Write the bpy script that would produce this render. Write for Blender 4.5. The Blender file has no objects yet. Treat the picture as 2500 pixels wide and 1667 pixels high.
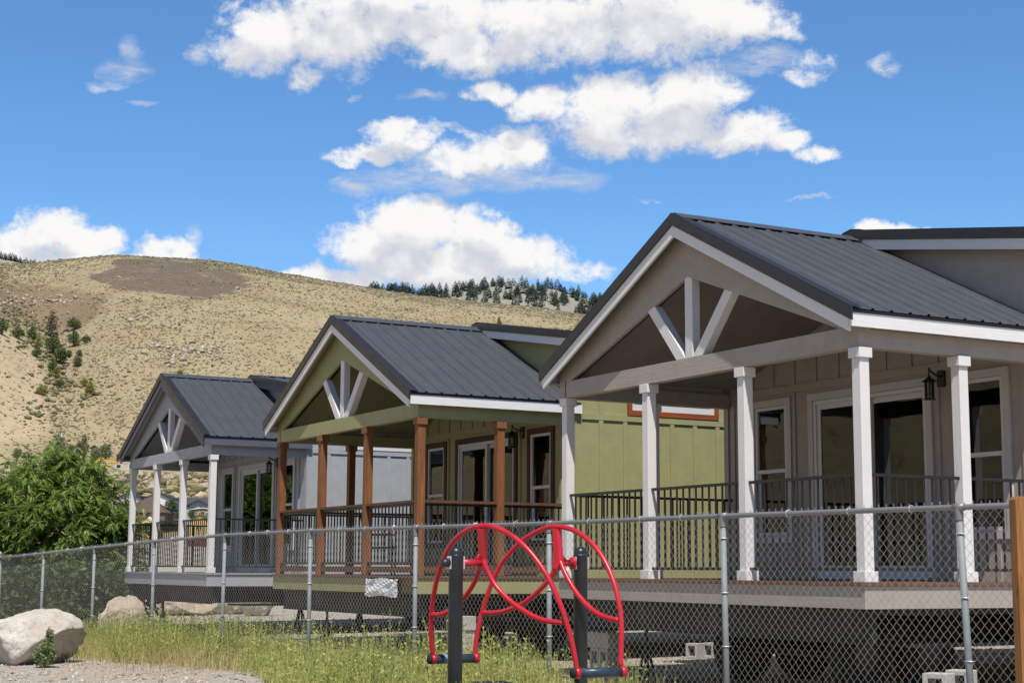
import bpy, math, random
import numpy as np
from mathutils import Vector, Matrix, noise as mnoise
R = math.radians
rnd = random.Random(7)
rng = np.random.default_rng(11)
scn = bpy.context.scene
col = scn.collection

# ------------------------------------------------------------------ camera
F, PITCH, ROLL = 3895.85, 0.141, 0.005           # focal length in pixels of a 2500 px wide picture
EYE = np.array([0, 0, 1.3])
def ray(px, py):
    a, b = (px - 1250) / F, -(py - 833.5) / F
    cr, sr, c, s = math.cos(ROLL), math.sin(ROLL), math.cos(PITCH), math.sin(PITCH)
    u, w = a * cr - b * sr, a * sr + b * cr
    return np.array([u, c - w * s, s + w * c])
def at(px, py, d):
    v = ray(px, py)
    return EYE + v * (d / v[1])
def to_px(x, y, z):
    c, s, cr, sr = math.cos(PITCH), math.sin(PITCH), math.cos(ROLL), math.sin(ROLL)
    z = z - 1.3
    d = np.maximum(y * c + z * s, 1e-3)
    u, w = x / d, (-y * s + z * c) / d
    return 1250 + F * (u * cr + w * sr), 833.5 - F * (-u * sr + w * cr)
cam = bpy.data.cameras.new('camera')
cam.sensor_width = 36
cam.lens = 36 * F / 2500
cam.clip_start, cam.clip_end = 0.1, 20000
co = bpy.data.objects.new('camera', cam)
col.objects.link(co)
fw = Vector((0, math.cos(PITCH), math.sin(PITCH)))
r0, u0 = Vector((1, 0, 0)), Vector((0, -math.sin(PITCH), math.cos(PITCH)))
rx = r0 * math.cos(ROLL) + u0 * math.sin(ROLL)
up = -r0 * math.sin(ROLL) + u0 * math.cos(ROLL)
M = Matrix((rx, up, -fw)).transposed().to_4x4()
M.translation = Vector(EYE)
co.matrix_world = M
scn.camera = co

# ------------------------------------------------------------------ materials
def srgb(r, g, b):
    f = lambda c: (c / 255 / 12.92) if c / 255 <= .04045 else ((c / 255 + .055) / 1.055) ** 2.4
    return (f(r), f(g), f(b), 1)
class NT:
    def __init__(s, tree): s.t = tree; s.n = tree.nodes; s.l = tree.links
    def new(s, typ, **kw):
        n = s.n.new(typ)
        for k, v in kw.items():
            if k.startswith('i_'): n.inputs[k[2:].replace('_', ' ')].default_value = v
            else: setattr(n, k, v)
        return n
    def link(s, a, b): s.l.new(a, b)
    def math(s, op, a, b=None, c=None, clamp=False):
        n = s.n.new('ShaderNodeMath'); n.operation = op; n.use_clamp = clamp
        for i, v in enumerate((a, b, c)):
            if v is None: continue
            if isinstance(v, (int, float)): n.inputs[i].default_value = v
            else: s.l.new(v, n.inputs[i])
        return n.outputs[0]
    def mix(s, fac, a, b, blend='MIX'):
        n = s.n.new('ShaderNodeMix'); n.data_type = 'RGBA'; n.blend_type = blend
        for i, v in ((0, fac), (6, a), (7, b)):
            if isinstance(v, (int, float)): n.inputs[i].default_value = v
            elif isinstance(v, tuple): n.inputs[i].default_value = v if len(v) == 4 else (*v, 1)
            else: s.l.new(v, n.inputs[i])
        return n.outputs[2]
    def ramp(s, fac, stops):
        n = s.n.new('ShaderNodeValToRGB'); e = n.color_ramp.elements
        while len(e) < len(stops): e.new(.5)
        for q, (p, c) in zip(e, stops):
            q.position = p; q.color = c if isinstance(c, tuple) and len(c) == 4 else ((*c, 1) if isinstance(c, tuple) else (c, c, c, 1))
        s.l.new(fac, n.inputs[0]); return n.outputs[0]
    def noise(s, vec, scale, detail=4, rough=.55, dist=0):
        n = s.n.new('ShaderNodeTexNoise'); n.inputs['Scale'].default_value = scale; n.inputs['Detail'].default_value = detail
        n.inputs['Roughness'].default_value = rough; n.inputs['Distortion'].default_value = dist
        if vec is not None: s.l.new(vec, n.inputs['Vector'])
        return n.outputs[0]
    def mapping(s, vec, scale=(1, 1, 1), rot=(0, 0, 0)):
        n = s.n.new('ShaderNodeMapping'); n.inputs['Scale'].default_value = scale; n.inputs['Rotation'].default_value = rot
        s.l.new(vec, n.inputs[0]); return n.outputs[0]
    def bump(s, h, strength=.3, dist=.01):
        n = s.n.new('ShaderNodeBump'); n.inputs['Strength'].default_value = strength; n.inputs['Distance'].default_value = dist
        s.l.new(h, n.inputs['Height']); return n.outputs[0]
def material(name):
    m = bpy.data.materials.new(name); m.use_nodes = True
    t = NT(m.node_tree); b = m.node_tree.nodes['Principled BSDF']
    return m, t, b
def rgba(c): return c if len(c) == 4 else (*c, 1)
def paint(name, c, rough=.55, grain=None, var=.10, bump=.25, metallic=0, scale=6, dirt=0):
    """painted or plain surface; grain = axis 'x','y','z' along which an embossed wood grain runs"""
    m, t, b = material(name); c = rgba(c)
    o = t.new('ShaderNodeTexCoord').outputs['Object']
    n = t.noise(o, scale, 5)
    lo = tuple(v * (1 - var) for v in c[:3]); hi = tuple(min(1, v * (1 + var * .6)) for v in c[:3])
    colr = t.mix(t.ramp(n, [(.3, 0.), (.7, 1.)]), lo, hi)
    if dirt:
        d = t.noise(o, 2.3, 6, .65)
        colr = t.mix(t.math('MULTIPLY', t.ramp(d, [(.52, 0.), (.72, 1.)]), dirt), colr, (.16, .13, .10, 1))
    if grain:
        sc = {'x': (2, 45, 45), 'y': (45, 2, 45), 'z': (45, 45, 2)}[grain]
        g = t.noise(t.mapping(o, sc), 1, 3, .6, 1.2)
        t.link(t.bump(g, bump, .006), b.inputs['Normal'])
    else:
        t.link(t.bump(t.noise(o, 60, 3), bump * .4, .003), b.inputs['Normal'])
    t.link(colr, b.inputs['Base Color']); b.inputs['Roughness'].default_value = rough; b.inputs['Metallic'].default_value = metallic
    return m
def stained(name, c, grain='z', dark=.5):
    m, t, b = material(name); o = t.new('ShaderNodeTexCoord').outputs['Object']
    sc = {'x': (1.2, 22, 22), 'y': (22, 1.2, 22), 'z': (22, 22, 1.2)}[grain]
    g = t.noise(t.mapping(o, sc), 1, 5, .65, 1.5)
    k = t.noise(t.mapping(o, {'x': (4, 9, 9), 'y': (9, 4, 9), 'z': (9, 9, 4)}[grain]), 1.6, 2)
    c = rgba(c); d = tuple(v * dark for v in c[:3])
    a = t.mix(t.ramp(g, [(.32, 0.), (.68, 1.)]), d, c)
    a = t.mix(t.ramp(k, [(.66, 0.), (.74, .8)]), a, tuple(v * .3 for v in c[:3]))
    t.link(a, b.inputs['Base Color']); t.link(t.bump(g, .3, .004), b.inputs['Normal'])
    b.inputs['Roughness'].default_value = .65
    return m
def metalroof(name, c):
    m, t, b = material(name); o = t.new('ShaderNodeTexCoord').outputs['Object']
    n = t.noise(t.mapping(o, (3, 9, 3)), 1, 5, .6)
    s = t.noise(o, 40, 4, .7)
    a = t.mix(n, tuple(v * .85 for v in c), tuple(v * 1.15 for v in c))
    a = t.mix(t.math('MULTIPLY', t.ramp(s, [(.6, 0.), (.75, 1.)]), .25), a, (.28, .25, .21, 1))
    t.link(a, b.inputs['Base Color'])
    t.link(t.ramp(n, [(.3, .34), (.7, .5)]), b.inputs['Roughness'])
    t.link(t.bump(t.noise(t.mapping(o, (1.5, 5, 1.5)), 1, 2), .12, .02), b.inputs['Normal'])
    b.inputs['Specular IOR Level'].default_value = .55
    return m
def galvanised(name, v=.42):
    m, t, b = material(name); o = t.new('ShaderNodeTexCoord').outputs['Object']
    n = t.noise(o, 30, 4, .6); k = t.noise(o, 7, 5, .7)
    a = t.mix(n, (v * .8, v * .82, v * .84), (v * 1.1, v * 1.12, v * 1.13))
    a = t.mix(t.math('MULTIPLY', t.ramp(k, [(.62, 0.), (.72, 1.)]), .5), a, (.16, .13, .1, 1))
    t.link(a, b.inputs['Base Color']); b.inputs['Metallic'].default_value = .35; b.inputs['Roughness'].default_value = .48
    return m
def glass_mat(name):
    m, t, b = material(name); m.node_tree.nodes.remove(b)
    out = m.node_tree.nodes['Material Output']
    o = t.new('ShaderNodeTexCoord').outputs['Object']
    tr = t.new('ShaderNodeBsdfTransparent'); tr.inputs[0].default_value = (.62, .70, .68, 1)
    gl = t.new('ShaderNodeBsdfGlossy'); gl.inputs['Roughness'].default_value = .012; gl.inputs[0].default_value = (.85, .9, .9, 1)
    t.link(t.bump(t.noise(o, 2.2, 1), .06, .02), gl.inputs['Normal'])
    fr = t.new('ShaderNodeFresnel'); fr.inputs[0].default_value = 1.62
    mx = t.new('ShaderNodeMixShader'); t.link(fr.outputs[0], mx.inputs[0]); t.link(tr.outputs[0], mx.inputs[1]); t.link(gl.outputs[0], mx.inputs[2])
    t.link(mx.outputs[0], out.inputs[0])
    return m
def foliage(name, cols, transl=.3, rough=.55, nscale=.6):
    """leaf colour varies leaf by leaf and clump by clump"""
    m, t, b = material(name); out = m.node_tree.nodes['Material Output']
    g = t.new('ShaderNodeNewGeometry'); o = t.new('ShaderNodeTexCoord').outputs['Object']
    f = t.math('ADD', t.math('MULTIPLY', g.outputs['Random Per Island'], .55), t.math('MULTIPLY', t.noise(o, nscale, 3), .55))
    k = len(cols)
    a = t.ramp(f, [(.18 + .64 * i / (k - 1), rgba(c)) for i, c in enumerate(cols)])
    t.link(a, b.inputs['Base Color']); b.inputs['Roughness'].default_value = rough; b.inputs['Specular IOR Level'].default_value = .35
    tr = t.new('ShaderNodeBsdfTranslucent'); t.link(a, tr.inputs[0])
    mx = t.new('ShaderNodeMixShader'); mx.inputs[0].default_value = transl
    t.link(b.outputs[0], mx.inputs[1]); t.link(tr.outputs[0], mx.inputs[2]); t.link(mx.outputs[0], out.inputs[0])
    return m
def rocky(name, c1, c2, scale=3, bump=.6):
    m, t, b = material(name); o = t.new('ShaderNodeTexCoord').outputs['Object']
    n = t.noise(o, scale, 8, .62); k = t.noise(o, scale * 9, 5, .7)
    a = t.mix(t.ramp(n, [(.35, 0.), (.65, 1.)]), c1, c2)
    a = t.mix(t.math('MULTIPLY', t.ramp(k, [(.55, 0.), (.68, 1.)]), .45), a, (.11, .10, .09, 1))
    t.link(a, b.inputs['Base Color']); b.inputs['Roughness'].default_value = .85
    t.link(t.bump(t.math('ADD', n, t.math('MULTIPLY', k, .4)), bump, .06), b.inputs['Normal'])
    return m
def pebbly(name, cols, rough=.9):
    m, t, b = material(name)
    g = t.new('ShaderNodeNewGeometry')
    t.link(t.ramp(g.outputs['Random Per Island'], [(i / (len(cols) - 1), rgba(c)) for i, c in enumerate(cols)]), b.inputs['Base Color'])
    b.inputs['Roughness'].default_value = rough
    return m

# ------------------------------------------------------------------ mesh helpers
class MB:
    def __init__(s): s.v = []; s.f = []
    def add(s, vs, fs):
        k = len(s.v); s.v += [tuple(map(float, p)) for p in vs]; s.f += [tuple(k + i for i in f) for f in fs]; return s
    def box(s, x0, x1, y0, y1, z0, z1):
        return s.add([(x0, y0, z0), (x1, y0, z0), (x1, y1, z0), (x0, y1, z0), (x0, y0, z1), (x1, y0, z1), (x1, y1, z1), (x0, y1, z1)],
                     [(3, 2, 1, 0), (4, 5, 6, 7), (0, 1, 5, 4), (1, 2, 6, 5), (2, 3, 7, 6), (3, 0, 4, 7)])
    def prism_y(s, poly, y0, y1):
        """polygon in xz, counter-clockwise seen from -y"""
        n = len(poly)
        return s.add([(x, y0, z) for x, z in poly] + [(x, y1, z) for x, z in poly],
                     [tuple(range(n)), tuple(range(2 * n - 1, n - 1, -1))] + [(i, n + i, n + (i + 1) % n, (i + 1) % n) for i in range(n)])
    def prism_x(s, poly, x0, x1):
        n = len(poly)
        return s.add([(x0, y, z) for y, z in poly] + [(x1, y, z) for y, z in poly],
                     [tuple(range(n - 1, -1, -1)), tuple(range(n, 2 * n))] + [(i, (i + 1) % n, n + (i + 1) % n, n + i) for i in range(n)])
    def bar(s, p, q, w, h, up=(0, 0, 1)):
        """square bar from p to q"""
        p, q, up = Vector(p), Vector(q), Vector(up)
        d = (q - p).normalized()
        if abs(d.dot(up)) > .97: up = Vector((1, 0, 0))
        a = d.cross(up).normalized() * (w / 2); b = a.cross(d).normalized() * (h / 2)
        vs = [p - a - b, p + a - b, p + a + b, p - a + b, q - a - b, q + a - b, q + a + b, q - a + b]
        return s.add(vs, [(0, 1, 2, 3), (7, 6, 5, 4), (0, 4, 5, 1), (1, 5, 6, 2), (2, 6, 7, 3), (3, 7, 4, 0)])
    def tube(s, pts, rad, n=10, caps=True):
        pts = [Vector(p) for p in pts]; k0 = len(s.v); m = len(pts)
        rad = rad if isinstance(rad, (list, tuple)) else [rad] * m
        prev = None
        for i, p in enumerate(pts):
            d = (pts[min(i + 1, m - 1)] - pts[max(i - 1, 0)]).normalized()
            if prev is None: a = d.orthogonal().normalized()
            else: a = (prev - d * prev.dot(d)).normalized()
            prev = a; b = d.cross(a)
            for j in range(n):
                t = 2 * math.pi * j / n
                s.v.append(tuple(p + (a * math.cos(t) + b * math.sin(t)) * rad[i]))
        for i in range(m - 1):
            for j in range(n):
                s.f.append((k0 + i * n + j, k0 + i * n + (j + 1) % n, k0 + (i + 1) * n + (j + 1) % n, k0 + (i + 1) * n + j))
        if caps:
            s.f.append(tuple(k0 + j for j in range(n - 1, -1, -1))); s.f.append(tuple(k0 + (m - 1) * n + j for j in range(n)))
        return s
    def lathe(s, prof, c=(0, 0, 0), n=20):
        k0 = len(s.v)
        for r, z in prof:
            for j in range(n):
                t = 2 * math.pi * j / n; s.v.append((c[0] + r * math.cos(t), c[1] + r * math.sin(t), c[2] + z))
        for i in range(len(prof) - 1):
            for j in range(n):
                s.f.append((k0 + i * n + j, k0 + i * n + (j + 1) % n, k0 + (i + 1) * n + (j + 1) % n, k0 + (i + 1) * n + j))
        return s
    def build(s, name, mat, parent=None, smooth=False, bevel=0):
        me = bpy.data.meshes.new(name); me.from_pydata(s.v, [], s.f); me.validate(); me.update()
        return link(name, me, mat, parent, smooth, bevel)
def link(name, me, mat, parent=None, smooth=False, bevel=0):
    if mat is not None: me.materials.append(mat)
    o = bpy.data.objects.new(name, me); col.objects.link(o)
    if parent is not None: o.parent = parent
    if smooth:
        me.polygons.foreach_set('use_smooth', [True] * len(me.polygons))
    if bevel:
        b = o.modifiers.new('bevel', 'BEVEL'); b.width = bevel; b.segments = 2; b.limit_method = 'ANGLE'
    return o
def fast_mesh(name, V, Fc, mat, parent=None, smooth=False):
    """V (n,3) and Fc (m,k) arrays"""
    V = np.ascontiguousarray(V, np.float32); Fc = np.ascontiguousarray(Fc, np.int32)
    me = bpy.data.meshes.new(name); m, k = Fc.shape
    me.vertices.add(len(V)); me.vertices.foreach_set('co', V.ravel())
    me.loops.add(m * k); me.loops.foreach_set('vertex_index', Fc.ravel())
    me.polygons.add(m); me.polygons.foreach_set('loop_start', np.arange(0, m * k, k, dtype=np.int32))
    me.update(calc_edges=True)
    return link(name, me, mat, parent, smooth)
def stamp(tv, tf, mats, offs):
    """copies of a template (tv,tf) under matrices (n,3,3) and offsets (n,3)"""
    n = len(mats); k = len(tv)
    V = np.einsum('nij,kj->nki', mats, tv) + offs[:, None, :]
    Fc = tf[None] + (np.arange(n) * k)[:, None, None]
    return V.reshape(-1, 3), Fc.reshape(-1, tf.shape[1])
def rots(az, tilt, sc):
    """rotation about z of a tilt about y, times scale"""
    ca, sa, ct, st = np.cos(az), np.sin(az), np.cos(tilt), np.sin(tilt)
    z = np.zeros_like(az)
    A = np.stack([np.stack([ca * ct, -sa, ca * st], -1), np.stack([sa * ct, ca, sa * st], -1), np.stack([-st, z, ct], -1)], -2)
    sc = np.asarray(sc)
    return A * (sc[:, None, None] if sc.ndim == 1 else sc[:, None, :])
def tag(o, label=None, cat=None, group=None, kind=None):
    if label: o['label'] = label
    if cat: o['category'] = cat
    if group: o['group'] = group
    if kind: o['kind'] = kind
    return o
def empty(name, loc=(0, 0, 0), rz=0):
    o = bpy.data.objects.new(name, None); col.objects.link(o); o.location = loc; o.rotation_euler = (0, 0, rz)
    o.empty_display_size = .2
    return o
def copy_tree(o, parent=None):
    c = o.copy(); col.objects.link(c)
    if parent is not None: c.parent = parent
    for ch in [x for x in bpy.data.objects if x.parent == o]: copy_tree(ch, c)
    return c

# ------------------------------------------------------------------ light and sky
EXPOSURE = 0.0
SKYMUL = (.87, 1.32, 1.65, 1)
SUN_L = Vector((.051, -.508, .93)).normalized()          # towards the sun
lamp = bpy.data.lights.new('sun', 'SUN'); lamp.energy = 5.0; lamp.angle = R(.53); lamp.color = (1, .955, .89)
lo_ = bpy.data.objects.new('sun', lamp); col.objects.link(lo_); lo_.rotation_euler = SUN_L.to_track_quat('Z', 'Y').to_euler()
wd = bpy.data.worlds.new('World'); scn.world = wd; wd.use_nodes = True
wd.cycles.sampling_method = 'MANUAL'; wd.cycles.sample_map_resolution = 512
t = NT(wd.node_tree); bg = wd.node_tree.nodes['Background']
sky = t.new('ShaderNodeTexSky'); sky.sky_type = 'NISHITA'; sky.sun_disc = False
sky.sun_elevation = math.asin(SUN_L.z); sky.sun_rotation = math.atan2(SUN_L.x, SUN_L.y)
sky.altitude = 1200; sky.air_density = 1.0; sky.dust_density = .25; sky.ozone_density = 2.0
gen = t.new('ShaderNodeTexCoord').outputs['Generated']
# every cloud: centre and half-size (in the photograph's pixels, turned into azimuth / elevation on the sky), weight
CL = [(640, 95, 125, 92, 1), (800, 70, 170, 125, 1), (735, 185, 55, 40, .7), (1000, 25, 250, 110, 1), (1150, 115, 165, 82, 1), (1350, 65, 270, 108, 1),
      (1600, 35, 270, 125, 1), (1790, 50, 150, 78, 1), (1870, 85, 85, 28, .6), (1850, 152, 120, 36, .42), (1995, 160, 62, 42, .55), (1965, 190, 52, 20, .5),
      (1560, 300, 235, 100, 1), (1700, 225, 125, 78, 1), (1500, 258, 175, 88, 1), (1350, 258, 120, 50, .8), (1215, 225, 82, 30, .8), (1150, 235, 30, 16, .6), (1260, 280, 48, 26, .65), (1420, 300, 90, 40, .85),
      (1930, 350, 75, 27, .8), (1995, 380, 58, 25, .75), (1820, 325, 130, 52, .95),
      (985, 342, 110, 50, 1), (850, 392, 50, 16, .7), (885, 375, 90, 26, .75), (1235, 368, 130, 62, .95), (1130, 395, 135, 42, .8), (1040, 440, 240, 40, .40), (865, 458, 85, 30, .42), (1330, 440, 170, 36, .34), (1250, 415, 130, 40, .4), (1090, 318, 80, 13, .36),
      (1005, 560, 135, 88, 1.1), (1170, 575, 115, 72, 1.1), (900, 610, 110, 72, 1.05), (1260, 630, 150, 58, 1), (1080, 650, 260, 72, 1.1), (830, 685, 190, 36, 1), (1370, 668, 130, 34, .7),
      (150, 570, 105, 62, 1.1), (235, 592, 75, 46, 1), (60, 605, 95, 50, 1), (130, 640, 240, 42, 1.1), (400, 612, 78, 44, .85), (472, 588, 26, 36, .4), (330, 645, 130, 28, 1),
      (2150, 572, 70, 38, 1.1), (2210, 578, 70, 30, 1.1), (2265, 592, 60, 26, 1.1),
      (318, 145, 34, 46, .30), (300, 178, 66, 34, .30), (262, 212, 50, 13, .30), (345, 256, 50, 9, .2), (490, 135, 42, 36, .42), (2172, 155, 34, 26, .42), (1030, 242, 62, 14, .32), (1592, 487, 28, 6, .4), (1985, 485, 60, 7, .26), (858, 240, 24, 10, .3)]
D2R = 180 / math.pi
CE = []
VE = []
for (px, py, hw, hh, w) in CL:
    v = ray(px, py); hyp = math.hypot(v[0], v[1])
    el = math.atan2(v[2], hyp) * D2R; az = math.atan2(v[0], v[1]) * D2R
    k = D2R / F
    (CE if w > .43 else VE).append((az, el, hw * k / math.cos(el / D2R), hh * k, w))
# a few more over the rest of the sky, seen in reflections only
CE += [(-48, 16, 10, 4, 1), (-70, 12, 9, 3, 1), (60, 15, 12, 4, 1)]
grp = bpy.data.node_groups.new('cloud_field', 'ShaderNodeTree')
grp.interface.new_socket('Point', in_out='INPUT', socket_type='NodeSocketVector')
for nm_ in ('Field', 'Soft', 'Veil'): grp.interface.new_socket(nm_, in_out='OUTPUT', socket_type='NodeSocketFloat')
q = NT(grp); gi = q.new('NodeGroupInput'); go = q.new('NodeGroupOutput')
def vm(op, a, b=None, c=None):
    n = q.n.new('ShaderNodeVectorMath'); n.operation = op
    for i, v in enumerate((a, b, c)):
        if v is None: continue
        if isinstance(v, tuple): n.inputs[i].default_value = v
        else: q.l.new(v, n.inputs[i])
    return n
wn = q.n.new('ShaderNodeTexNoise'); wn.inputs['Scale'].default_value = .55; wn.inputs['Detail'].default_value = 6; wn.inputs['Roughness'].default_value = .6
q.link(gi.outputs[0], wn.inputs['Vector'])
warp = vm('MULTIPLY', vm('SUBTRACT', wn.outputs['Color'], (.5, .5, .5)).outputs[0], (2.2, 1.3, 0)).outputs[0]
P = vm('ADD', gi.outputs[0], warp).outputs[0]
acc = None
for (az, el, ra, re, w) in CE:
    d = vm('MULTIPLY_ADD', P, (1 / ra, 1 / re, 0), (-az / ra, -el / re, 0)).outputs[0]
    dd = vm('DOT_PRODUCT', d, d).outputs['Value']
    v = q.math('MINIMUM', q.math('MULTIPLY_ADD', dd, -1.25 * max(w, .6), 1.25 * w), w)
    if acc is None: acc = v
    else:
        n = q.n.new('ShaderNodeMath'); n.operation = 'SMOOTH_MAX'; n.inputs[2].default_value = .15
        q.link(acc, n.inputs[0]); q.link(v, n.inputs[1]); acc = n.outputs[0]
acc = q.math('MAXIMUM', acc, -1.5)
b1 = q.noise(q.mapping(gi.outputs[0], (1, 1.25, 1)), .75, 10, .64, .3)
b2 = q.noise(gi.outputs[0], 3.2, 7, .66)
fb = q.math('ADD', q.math('MULTIPLY', q.math('SUBTRACT', b1, .5), 2.7), q.math('MULTIPLY', q.math('SUBTRACT', b2, .5), 1.0))
q.link(q.math('ADD', acc, fb), go.inputs[0])
soft = q.math('MULTIPLY', q.math('SUBTRACT', q.noise(gi.outputs[0], .55, 4, .55), .5), 2.4)
q.link(q.math('ADD', acc, q.math('ADD', soft, q.math('MULTIPLY', fb, .16))), go.inputs[1])
vacc = None
for (az, el, ra, re, w) in VE:
    d = vm('MULTIPLY_ADD', P, (1 / ra, 1 / re, 0), (-az / ra, -el / re, 0)).outputs[0]
    v = q.math('MULTIPLY_ADD', vm('DOT_PRODUCT', d, d).outputs['Value'], -w, w)
    vacc = v if vacc is None else q.math('MAXIMUM', vacc, v)
st_ = q.noise(q.mapping(gi.outputs[0], (.8, 2.6, 1), (0, 0, .25)), 1.1, 7, .62, .6)
vv = q.math('MULTIPLY', q.math('MAXIMUM', vacc, 0), q.math('MULTIPLY_ADD', st_, 6.0, -1.75))
q.link(q.math('MAXIMUM', vv, 0), go.inputs[2])
sep = t.new('ShaderNodeSeparateXYZ'); t.link(gen, sep.inputs[0])
az = t.math('MULTIPLY', t.math('ARCTAN2', sep.outputs[0], sep.outputs[1]), D2R)
el = t.math('MULTIPLY', t.math('ARCSINE', sep.outputs[2]), D2R)
cmb = t.new('ShaderNodeCombineXYZ'); t.link(az, cmb.inputs[0]); t.link(el, cmb.inputs[1])
def field(off):
    n = t.n.new('ShaderNodeGroup'); n.node_tree = grp
    v = t.n.new('ShaderNodeVectorMath'); v.operation = 'ADD'; v.inputs[1].default_value = off
    t.link(cmb.outputs[0], v.inputs[0]); t.link(v.outputs[0], n.inputs[0]); return n.outputs
f0, f1 = field((0, 0, 0)), field((.15, 1.0, 0))
def mr(x, a, b, lo=0., hi=1., smooth=True):
    n = t.n.new('ShaderNodeMapRange'); n.interpolation_type = 'SMOOTHSTEP' if smooth else 'LINEAR'
    for i, v in zip((1, 2, 3, 4), (a, b, lo, hi)): n.inputs[i].default_value = v
    t.link(x, n.inputs[0]); return n.outputs[0]
alpha = t.math('MAXIMUM', mr(f0[0], -.18, .95), t.math('MINIMUM', f0[2], .75))
diff = t.math('SUBTRACT', f0[1], f1[1])
lit = mr(diff, -.5, .75)
cloud = t.mix(lit, (6.5, 6.7, 7.4), (9.6, 9.5, 9.4))
skyc = t.mix(1.0, sky.outputs[0], SKYMUL, 'MULTIPLY')
skyc = t.mix(mr(el, 1, 17), t.mix(1.0, skyc, (1.26, 1.10, 1.01, 1), 'MULTIPLY'), skyc)
skyc = t.mix(mr(el, 20, 52), skyc, t.mix(1.0, skyc, (.30, .30, .31, 1), 'MULTIPLY'))
t.link(t.mix(alpha, skyc, cloud), bg.inputs[0]); bg.inputs[1].default_value = .10
# ------------------------------------------------------------------ terrain
K = 2500 / 2352
def azt(pts):
    """list of (x,row) in the 2352 px picture -> azimuths, tan(elevation)"""
    a, e = [], []
    for x, y in pts:
        v = ray(x * K, y * K); a.append(math.atan2(v[0], v[1])); e.append(v[2] / math.hypot(v[0], v[1]))
    return np.array(a), np.array(e)
CA, CE_ = azt([(-300, 640), (-100, 615), (0, 607), (60, 608), (130, 602), (200, 596), (265, 591), (330, 595), (400, 599), (480, 604), (560, 616), (640, 633), (720, 646), (800, 659), (880, 674), (940, 684), (1000, 692), (1080, 702), (1160, 710), (1240, 718), (1340, 732), (1500, 752), (1800, 800), (2352, 900)])
CA = np.concatenate([[-3.2, -1.6, -.75, -.5], CA, [.5, .8, 3.2]]); CE_ = np.concatenate([[.22, .25, .24, .20], CE_, [.11, .13, .22]])
FA, FE = azt([(-200, 560), (0, 590), (72, 606), (150, 640), (500, 760), (790, 720), (850, 672), (880, 665), (930, 670), (962, 680), (1000, 672), (1060, 662), (1150, 655), (1200, 655), (1260, 660), (1320, 678), (1380, 695), (1450, 716), (1600, 780), (2352, 900)])
FA = np.concatenate([[-3.2, -.6], FA, [.6, 3.2]]); FE = np.concatenate([[.15, .2], FE, [.08, .15]])
RC = 520.0
_noff = rng.uniform(0, 6.28, 40)
def wob(x, y, sc, n=6, seed=0):
    """cheap smooth noise for arrays: a sum of rotated sines"""
    s = np.zeros_like(x)
    for i in range(n):
        th = 2.4 * i + seed; f = (1.0 + .55 * i) / sc
        s += np.sin((x * np.cos(th) + y * np.sin(th)) * f + _noff[(i + seed * 7) % 40]) * np.cos((y * np.cos(th * 1.7) - x * np.sin(th * 1.7)) * f * .8 + _noff[(i + 13 + seed) % 40]) / (1 + .6 * i)
    return s / 2.2
RO = np.array([0, 44, 95, 126, 208, 260, 520, 900, 1480, 9000.]); RN = np.array([0, 44, 225, 310, 520, 640, 1200, 2000, 2900, 14000.])
def rnew(r): return np.interp(r, RO, RN)
def T(x, y):
    x = np.asarray(x, float); y = np.asarray(y, float)
    r = np.maximum(np.hypot(x, y), 1e-6); k = np.interp(r, RN, RO) / r
    return 1.3 + (T_old(x * k, y * k) - 1.3) / k
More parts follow.
